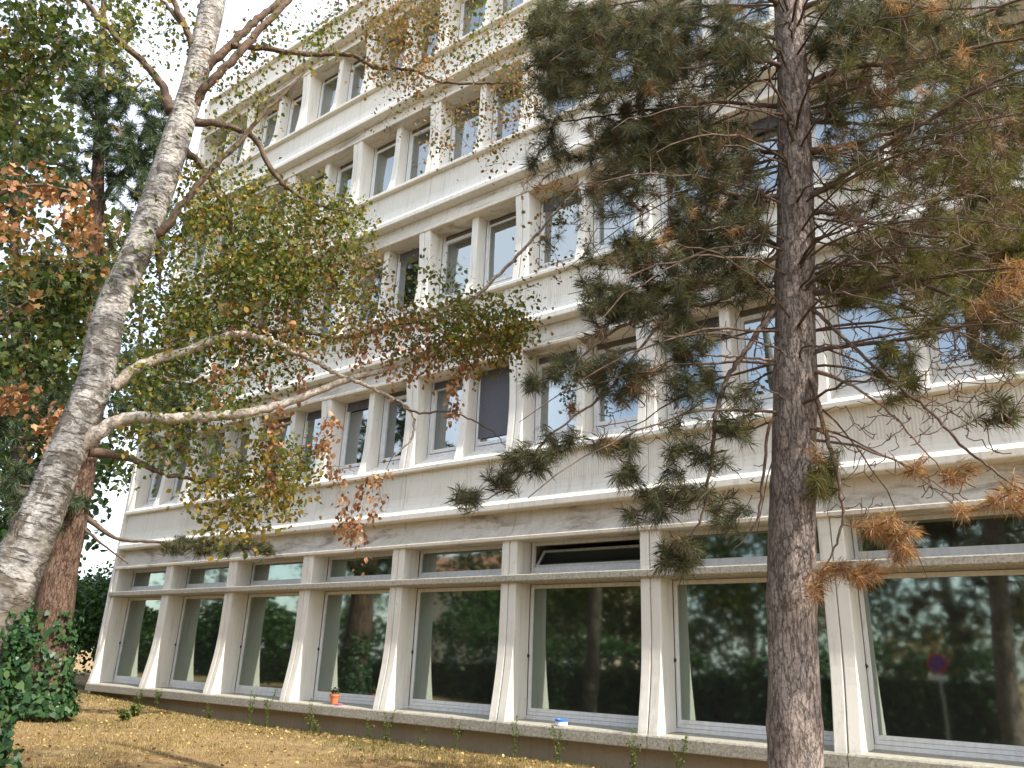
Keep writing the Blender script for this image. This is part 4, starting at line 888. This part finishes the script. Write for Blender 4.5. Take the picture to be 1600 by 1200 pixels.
shrub('laurel_shrub', 'low laurel bush in shade left of the reddish trunk', (-4.0, -1.6, 0), 2.4, 2.0, 2.6, 8000, .15, 'hedge_leaf', 12)
shrub('laurel_shrub', 'laurel bush farthest left beyond the lawn', (-3.0, -6.0, 0), 2.2, 2.4, 3.0, 7000, .16, 'hedge_leaf', 12)
shrub('laurel_shrub', 'broad dark laurel bush between the reddish trunk and the building corner', (-5.8, 1.0, 0), 2.6, 2.6, 3.3, 9000, .15, 'hedge_leaf', 12)
shrub('laurel_shrub', 'hindmost laurel bush seen past the end of the building', (-12, 6.5, 0), 3.5, 3.5, 4.2, 8000, .2, 'hedge_leaf', 12)
def ivy_on(tree_pts, name, label, n, size, zmax, thick=.07, fade=1.0, extra=None):
    P, R = tree_pts
    k = P[:, 2] < zmax; P = P[k]; R = R[k]
    foot = np.array([P[0][0], P[0][1], max(0, ground_z(P[0][0], P[0][1]))])
    o = thing(name, label, 'ivy', tuple(foot))
    t = rng.uniform(0, 1, n) ** 1.35 * (len(P) - 1); i = np.clip(t.astype(int), 0, len(P) - 2); f = (t - i)[:, None]
    c = P[i] * (1 - f) + P[i + 1] * f; rr = R[i]
    a = rng.uniform(0, 2 * PI, n)
    keep = rng.uniform(0, 1, n) > (t / len(P)) ** 1.5 * (.5 + .5 * np.sin(a * 2 + 3 * t / len(P) + 1)) * fade
    nv = np.stack([np.cos(a), np.sin(a), .25 * np.ones(n)], 1)
    C = c + nv * (rr + np.abs(rng.normal(0, thick, n)) + .01)[:, None]
    C = C[keep]; nv = nv[keep]
    if extra is not None:
        C = np.concatenate([C, extra]); nv = np.concatenate([nv, rng.normal(0, .6, extra.shape) + np.array([.5, -.4, .5])])
    stuff_part('leaves', leaves(C - foot, size, 'ivy', .8, nv), M['ivy_leaf'], o)
    b = MB()
    for s in range(5):
        a0 = s * 1.26; w = []
        for q in range(0, len(P), 3):
            a1 = a0 + .5 * math.sin(q * .35 + s); w.append(P[q] + np.array([math.cos(a1), math.sin(a1), 0]) * (R[q] + .008))
        if len(w) > 2: b.tube(np.array(w) - foot, np.linspace(.014, .005, len(w)), 5)
    obj('stems', b.mesh('stems', True), M['twig'], o)
    return o
btr = px_path([(-150, 1290, 6.9, .34), (-100, 1180, 6.95, .29), (-55, 1070, 6.95, .255), (5, 935, 7.0, .235), (30, 870, 7.0, .22)], 12)
ex = []
for k in range(1100):                    # ivy spilling out to the right of the birch foot
    q = rng.uniform(0, 1); x = rng.normal(38 - 62 * q + 10 * math.sin(q * 9), 15); y = 955 + 290 * q
    ex.append(hd(x, y, rng.uniform(6.75, 7.0)))
ivy_on((btr[0], btr[1]), 'ivy_plant', 'ivy leaves wrapped round the foot of the white birch', 3000, .048, 1.45, .035, 1.0, np.array(ex))
ivy_on(px_path(tr[:5] , 10), 'ivy_plant', 'dark ivy sleeve round the foot of the reddish pine trunk', 2300, .095, 2.0, .07, 1.15)

# ------------------------------------------------------------------ lawn: blades, fallen leaves, weeds
def blades(n, xr, yr, h, wd, dens=None):
    x = rng.uniform(*xr, n); y = rng.uniform(*yr, n)
    if dens is not None:
        k = rng.uniform(0, 1, n) < dens(x, y); x = x[k]; y = y[k]
    n = len(x); z = ground_z(x, y) - .004
    a = rng.uniform(0, 2 * PI, n); lean = rng.uniform(.1, .95, n); b2 = rng.uniform(0, 2 * PI, n)
    hh = h * rng.uniform(.45, 1.3, n)
    base = np.stack([x, y, z], 1); s = np.stack([np.cos(a), np.sin(a), 0 * a], 1) * (wd * .5)
    tip = base + np.stack([np.cos(b2) * lean * hh, np.sin(b2) * lean * hh, hh], 1)
    return np.stack([base - s, base + s, tip], 1).reshape(-1, 3), 3
def patchy(x, y):
    return np.clip(.42 + .6 * np.sin(x * .8 + 1.1 * np.sin(y * .9)) * np.sin(y * 1.3 + .6 * np.sin(x * .7)) + .25 * np.sin(x * 3.1 + y * 2.7) + .2 * np.sin(x * 7.3 - y * 5.1), .03, 1)
tag(obj('dry_grass', fast_mesh('dry_grass', *blades(190000, (1, 21), (-8.5, .05), .055, .009, patchy)), M['grass']), 'short straw-coloured dry grass covering the lawn', 'grass', kind='stuff')
def greenish(x, y):
    near_wall = np.exp(-np.abs(y + .5) / .7) * .45
    return np.clip(np.clip(np.sin(x * .55 + 2.0 + np.sin(y * .8)) * np.sin(y * .9 + .5 * x * .4) - .45, 0, 1) * .9 + near_wall, 0, 1)
tag(obj('green_grass', fast_mesh('green_grass', *blades(110000, (-1, 21), (-8, .0), .075, .009, greenish)), M['green_grass']), 'patches of green grass among the dry lawn', 'grass', kind='stuff')
n = 6200; x = rng.uniform(1, 20, n); y = np.where(rng.uniform(0, 1, n) < .18, -.25 - rng.exponential(.35, n), rng.uniform(-9, -.2, n))
C = np.stack([x, y, ground_z(x, y) + .02], 1)
tag(obj('fallen_leaves', fast_mesh('fallen_leaves', *leaves(C, .055, 'ovate', 0, np.tile([0, 0, 1.0], (n, 1)))), M['litter']), 'small yellow and brown fallen leaves scattered over the lawn', 'leaves', kind='stuff')
def weed(label, x, y, h, n_st, name='weed_plant', lean=.17, size=.034, flat=False):
    z = float(ground_z(np.array(x), np.array(y)))
    o = thing(name, label, 'weed', (x, y, z), 'weeds along the foot of the wall'); b = MB(); L = []
    for s in range(n_st):
        a = rng.uniform(0, 2 * PI); hh = h * rng.uniform(.5, 1.1); r = rng.uniform(.2, 1) * (h * .9 if flat else lean)
        e = np.array([math.cos(a) * r, math.sin(a) * r - .02, hh])
        p = smooth_path([(0, 0, -.02), e * (.3, .3, .55), e], 4); b.tube(p, np.linspace(.005, .0018, len(p)), 4, cap=False)
        m = int(9 + 60 * hh); t = rng.uniform(.15, 1, m) * (len(p) - 1); i = t.astype(int).clip(0, len(p) - 2)
        L.append(p[i] + rng.normal(0, .016, (m, 3)))
    L = np.concatenate(L); L[:, 2] = np.maximum(L[:, 2], .01)
    obj('stems', b.mesh('stems'), M['weed'], o); stuff_part('leaves', leaves(L, size, 'ovate', .1), M['weed'], o)
WE = [(3.0, 'at the wall foot below the second window from the left', .3, 6), (3.7, 'bushy, at the wall foot under the second window', .42, 8), (6.0, 'at the wall foot below the third window from the left', .28, 5), (7.35, 'tall, with two stalks, below the fourth pillar', .55, 4), (7.95, 'tall and thin, reaching the sill right of the fourth pillar', .6, 3), (9.25, 'dark and leafy, below the window with the flower pot', .55, 5), (9.45, 'low tuft beside the leafy weed under the flower pot', .22, 6), (10.9, 'single spindly stalk below the fifth pillar', .42, 2), (11.3, 'upright, between the flower pot and the blue tin', .45, 4), (12.2, 'small, hanging close to the sill left of the sixth pillar', .3, 2), (12.9, 'straggling, at the foot of the sixth pillar', .42, 3), (14.1, 'leaning, just left of the blue-rimmed tin', .5, 3), (14.9, 'feathery, just right of the blue-rimmed tin', .55, 4), (16.2, 'pale, below the seventh pillar', .5, 4), (16.9, 'rightmost pale, beside the pine trunk', .55, 4)]
for x, d, h, ns in WE: weed('thin green weed ' + d, x, -.17 - rng.uniform(0, .12), h * 1.15, ns + 1)
for x, y, h, lab in ((4.9, -1.3, .24, 'low green clover clump on the lawn near the left end of the wall'), (5.6, -1.9, .2, 'green leafy clump farthest out on the dry lawn'), (4.6, -2.6, .22, 'green clump on the lawn at the ivied trunk')):
    weed(lab, x, y, h, 22, 'clover_clump', size=.06, flat=True)

# ------------------------------------------------------------------ small things on the sills
def sill_z(y): return .513 + (.545 - .513) * (y + .125) / .625
py = .02; d = ray(522, 1098); P = CAM + d * ((py - CAM[1]) / d[1])
pot = thing('flower_pot', 'small terracotta pot of red and purple flowers on the windowsill', 'flower pot', (P[0], py, sill_z(py) + .001))
b = MB(); b.lathe([(.060, 0), (.066, .01), (.088, .145), (.100, .146), (.102, .185), (.090, .186), (.086, .165)], 24); obj('pot', b.mesh('pot', False), M['terracotta'], pot)
b = MB(); b.lathe([(.085, .150), (.083, .168)], 20); obj('soil', b.mesh('soil'), M['soil'], pot)
C = rng.normal(0, 1, (60, 3)) * (.045, .045, .03) + (0, 0, .23)
stuff_part('leaves', leaves(C, .045, 'ovate', -.3), M['hedge_leaf'], pot)
V = []
for k in range(16):
    c = np.array([rng.normal(0, .055), rng.normal(0, .05), .255 + rng.uniform(-.03, .05)])
    for q in range(5):
        a = q * 2 * PI / 5; u = np.array([math.cos(a), math.sin(a), .25]); w = np.array([-math.sin(a), math.cos(a), 0])
        V += [c, c + u * .016 - w * .012, c + u * .032, c + u * .016 + w * .012]
o = obj('flowers', fast_mesh('flowers', np.array(V), 4), M['petal'], pot); o['kind'] = 'stuff'
sa = MB(); sa.lathe([(.05, 0), (.075, .022), (.072, .024), (.05, .008)], 20)
o = tag(obj('saucer', sa.mesh('saucer', True), M['pink'], None, (P[0] + .17, py - .03, sill_z(py - .03) + .001)), 'pink saucer lying beside the flower pot', 'saucer')
py = -.03; d = ray(877, 1133); P = CAM + d * ((py - CAM[1]) / d[1])
tin = thing('round_tin', 'round white tin with a blue rim on the windowsill', 'tin', (P[0], py, sill_z(py) + .001))
b = MB(); b.lathe([(.092, 0), (.098, .004), (.098, .058)], 28); obj('bowl', b.mesh('bowl'), M['enamel'], tin)
b = MB(); b.lathe([(.099, .0585), (.103, .062), (.103, .088), (.096, .092), (.085, .075)], 28); obj('rim', b.mesh('rim'), M['blue'], tin)

# ------------------------------------------------------------------ across the lawn, seen in the window panes
hg = thing('laurel_hedge', 'tall clipped laurel hedge across the lawn, mirrored in the lower windows', 'hedge', (-6, -11.4, 0))
b = MB(); b.box(-32, 25.2, -.45, .45, 0, 1.35); obj('inner_branches', b.mesh('inner_branches'), M['twig'], hg)
n = 34000
x = rng.uniform(-32.5, 25.5, n); s = rng.uniform(0, 1, n); hh = 2.35 - .5 * np.tanh((x - 13) / 3) + .22 * np.sin(x * .9) + .2 * np.sin(x * 2.3 + 1) + .2 * np.sin(x * 5.1)
top = rng.uniform(0, 1, n) < .28
z = np.where(top, hh - np.abs(rng.normal(0, .25, n)), rng.uniform(0, 1, n) * hh); y = np.where(top, rng.uniform(-.8, .8, n), .75 + .15 * np.sin(x * 3) + rng.normal(0, .12, n))
stuff_part('leaves', leaves(np.stack([x, y, z], 1), .16, 'ovate', .2), M['hedge_leaf'], hg)
hs = thing('house', 'beige rendered house with a tiled roof, mirrored in the lower windows', 'house', (-10, -32, 0))
t = NT('beige_render'); mb_ = t.out(t.mix(t.noise(t.pos(), 1.5, 5), (0.62, 0.52, 0.38), (0.70, 0.60, 0.46)), .9)
t = NT('roof_tile'); mt_ = t.out(t.mix(t.noise(t.pos(), 6, 5), (0.30, 0.12, 0.07), (0.42, 0.2, 0.12)), .9)
b = MB(); b.box(-8, 8, -4, 4, 0, 6.2); obj('wall', b.mesh('wall'), mb_, hs)
b = MB(); b.add([(-8.5, -4.6, 6.1), (8.5, -4.6, 6.1), (8.5, 4.6, 6.1), (-8.5, 4.6, 6.1), (-8.5, 0, 8.6), (8.5, 0, 8.6)], [(0, 3, 2, 1), (0, 1, 5, 4), (3, 4, 5, 2), (0, 4, 3), (1, 2, 5)]); obj('roof', b.mesh('roof'), mt_, hs)
b = MB(); b.box(-.5, .5, -.03, .05, 0, 1.3); wm = b.mesh('window'); b = MB(); b.box(-.42, .42, .051, .056, .08, 1.22); wp = b.mesh('pane')
for wx in (-6, -3, 0, 3, 6):
    for wz in (1.0, 4.0):
        w = obj('window', wm, M['frame'], hs, (wx, 4.0, wz)); obj('pane', wp, M['glass_up'], w)
def back_tree(label, x, y, h, r, mat, n=70, size=.3, part='green_leaves', name='broadleaf_tree', per=20, low=.3):
    T = Tree(name, label, (x, y, 0), 'trees across the lawn')
    P = smooth_path([(x, y, -.1), (x + .1, y, h * .35), (x - .1, y + .1, h * .7), (x, y, h * .95)], 8)
    T.trunk(P, np.linspace(.26, .05, len(P)), M['bark_grey'], 16, bark_lump(.05, 3, 5, 1.3))
    d = rng.standard_normal((n, 3)); d /= np.linalg.norm(d, axis=1)[:, None]; q = rng.uniform(.3, 1, n)[:, None] ** .5
    C = np.array([x, y, h * (low + 1) / 2]) + d * q * np.array([r, r, h * (1 - low) / 2])
    pa = T.grow(C, droop=.06, jit=.06, r_tip=.006, rk=.02, sides=3, seg=.3)
    T.foliage(part, leaves(twig_leaves(pa, per, .4, .7), size, 'ovate', .3), M[mat]); T.finish_twigs(M['twig'])
back_tree('tall green tree across the lawn, mirrored in the middle windows', 9, -22, 9, 3.2, 'maple_leaf')
back_tree('golden-leaved tree across the lawn, mirrored above the hedge', 4.5, -19, 6.5, 2.4, 'golden_leaf', part='golden_leaves')
back_tree('dark tree across the lawn, mirrored in the leftmost windows', -14, -20, 9, 4, 'tree_leaf', 90)
back_tree('green tree right of the sign, mirrored in the rightmost window', 22, -19, 10, 4, 'maple_leaf', 160, .22, low=.08, per=45)
back_tree('olive tree behind the sign, mirrored in the rightmost window', 17, -20, 9, 3.5, 'tree_leaf', 150, .22, low=.08, per=45)
back_tree('small golden bush-like tree, mirrored low in the rightmost window', 17.2, -13.6, 2.2, 1.0, 'golden_leaf', 40, .14, 'golden_leaves', low=.1)
back_tree('tall shade tree beside the photographer, mirrored in the upper right windows', 26.5, -10.6, 17, 4.6, 'tree_leaf', 150, .2, low=.45, per=26)
for x, y, h, lab, mt in ((-3, -24, 12, 'tall dense tree beyond the hedge, mirrored left of the golden tree', 'tree_leaf'), (13, -17, 12, 'dense tree close behind the hedge, mirrored left of the sign', 'maple_leaf'), (7.2, -16.5, 7.5, 'rounded tree just behind the hedge, mirrored left of the pine trunk', 'tree_leaf'), (-24, -18, 12, 'dense tree at the far end of the hedge', 'maple_leaf'), (1, -16, 10, 'dark leafy tree rising right behind the hedge', 'hedge_leaf')):
    back_tree(lab, x, y, h, 4.0, mt, 150, .24, low=.12, per=42)
# no-parking sign at the lawn's edge, mirrored in the rightmost window
sg = thing('no_parking_sign', 'round no-parking sign on a grey post, mirrored in the rightmost window', 'sign', (18.13, -10.3, 0))
b = MB(); b.tube([(0, -.03, -.2), (0, -.03, 2.0)], [.03, .03], 10); obj('post', b.mesh('post'), NT('galvanised').out((.4, .4, .4), .4, None, .5, .8), sg)
def disc(name, r0, r1, y, mat, n=40):
    V = []; F = []
    for k in range(n):
        a = 2 * PI * k / n; V += [(r0 * math.cos(a), y, 1.74 + r0 * math.sin(a)), (r1 * math.cos(a), y, 1.74 + r1 * math.sin(a)), (r0 * math.cos(a), y - .006, 1.74 + r0 * math.sin(a)), (r1 * math.cos(a), y - .006, 1.74 + r1 * math.sin(a))]
    for k in range(n):
        a = 4 * k; c = 4 * ((k + 1) % n); F += [(a, c, c + 1, a + 1), (a + 1, c + 1, c + 3, a + 3), (a + 2, a + 3, c + 3, c + 2)]
    q = MB(); q.add(V, F); return obj(name, q.mesh(name), mat, sg)
red = NT('sign_red').out((.55, .02, .03), .4); blu = NT('sign_blue').out((.03, .07, .40), .4)
disc('face', .001, .17, .004, blu); disc('ring', .168, .225, .008, red)
b = MB(); b.box(-.17, .17, .009, .014, -.022, .022); o = obj('slash', b.mesh('slash'), red, sg, (0, 0, 1.74), (0, math.radians(45), 0))
b = MB(); b.box(-.2, .2, -.002, .004, 1.36, 1.48); obj('plate', b.mesh('plate'), M['enamel'], sg)
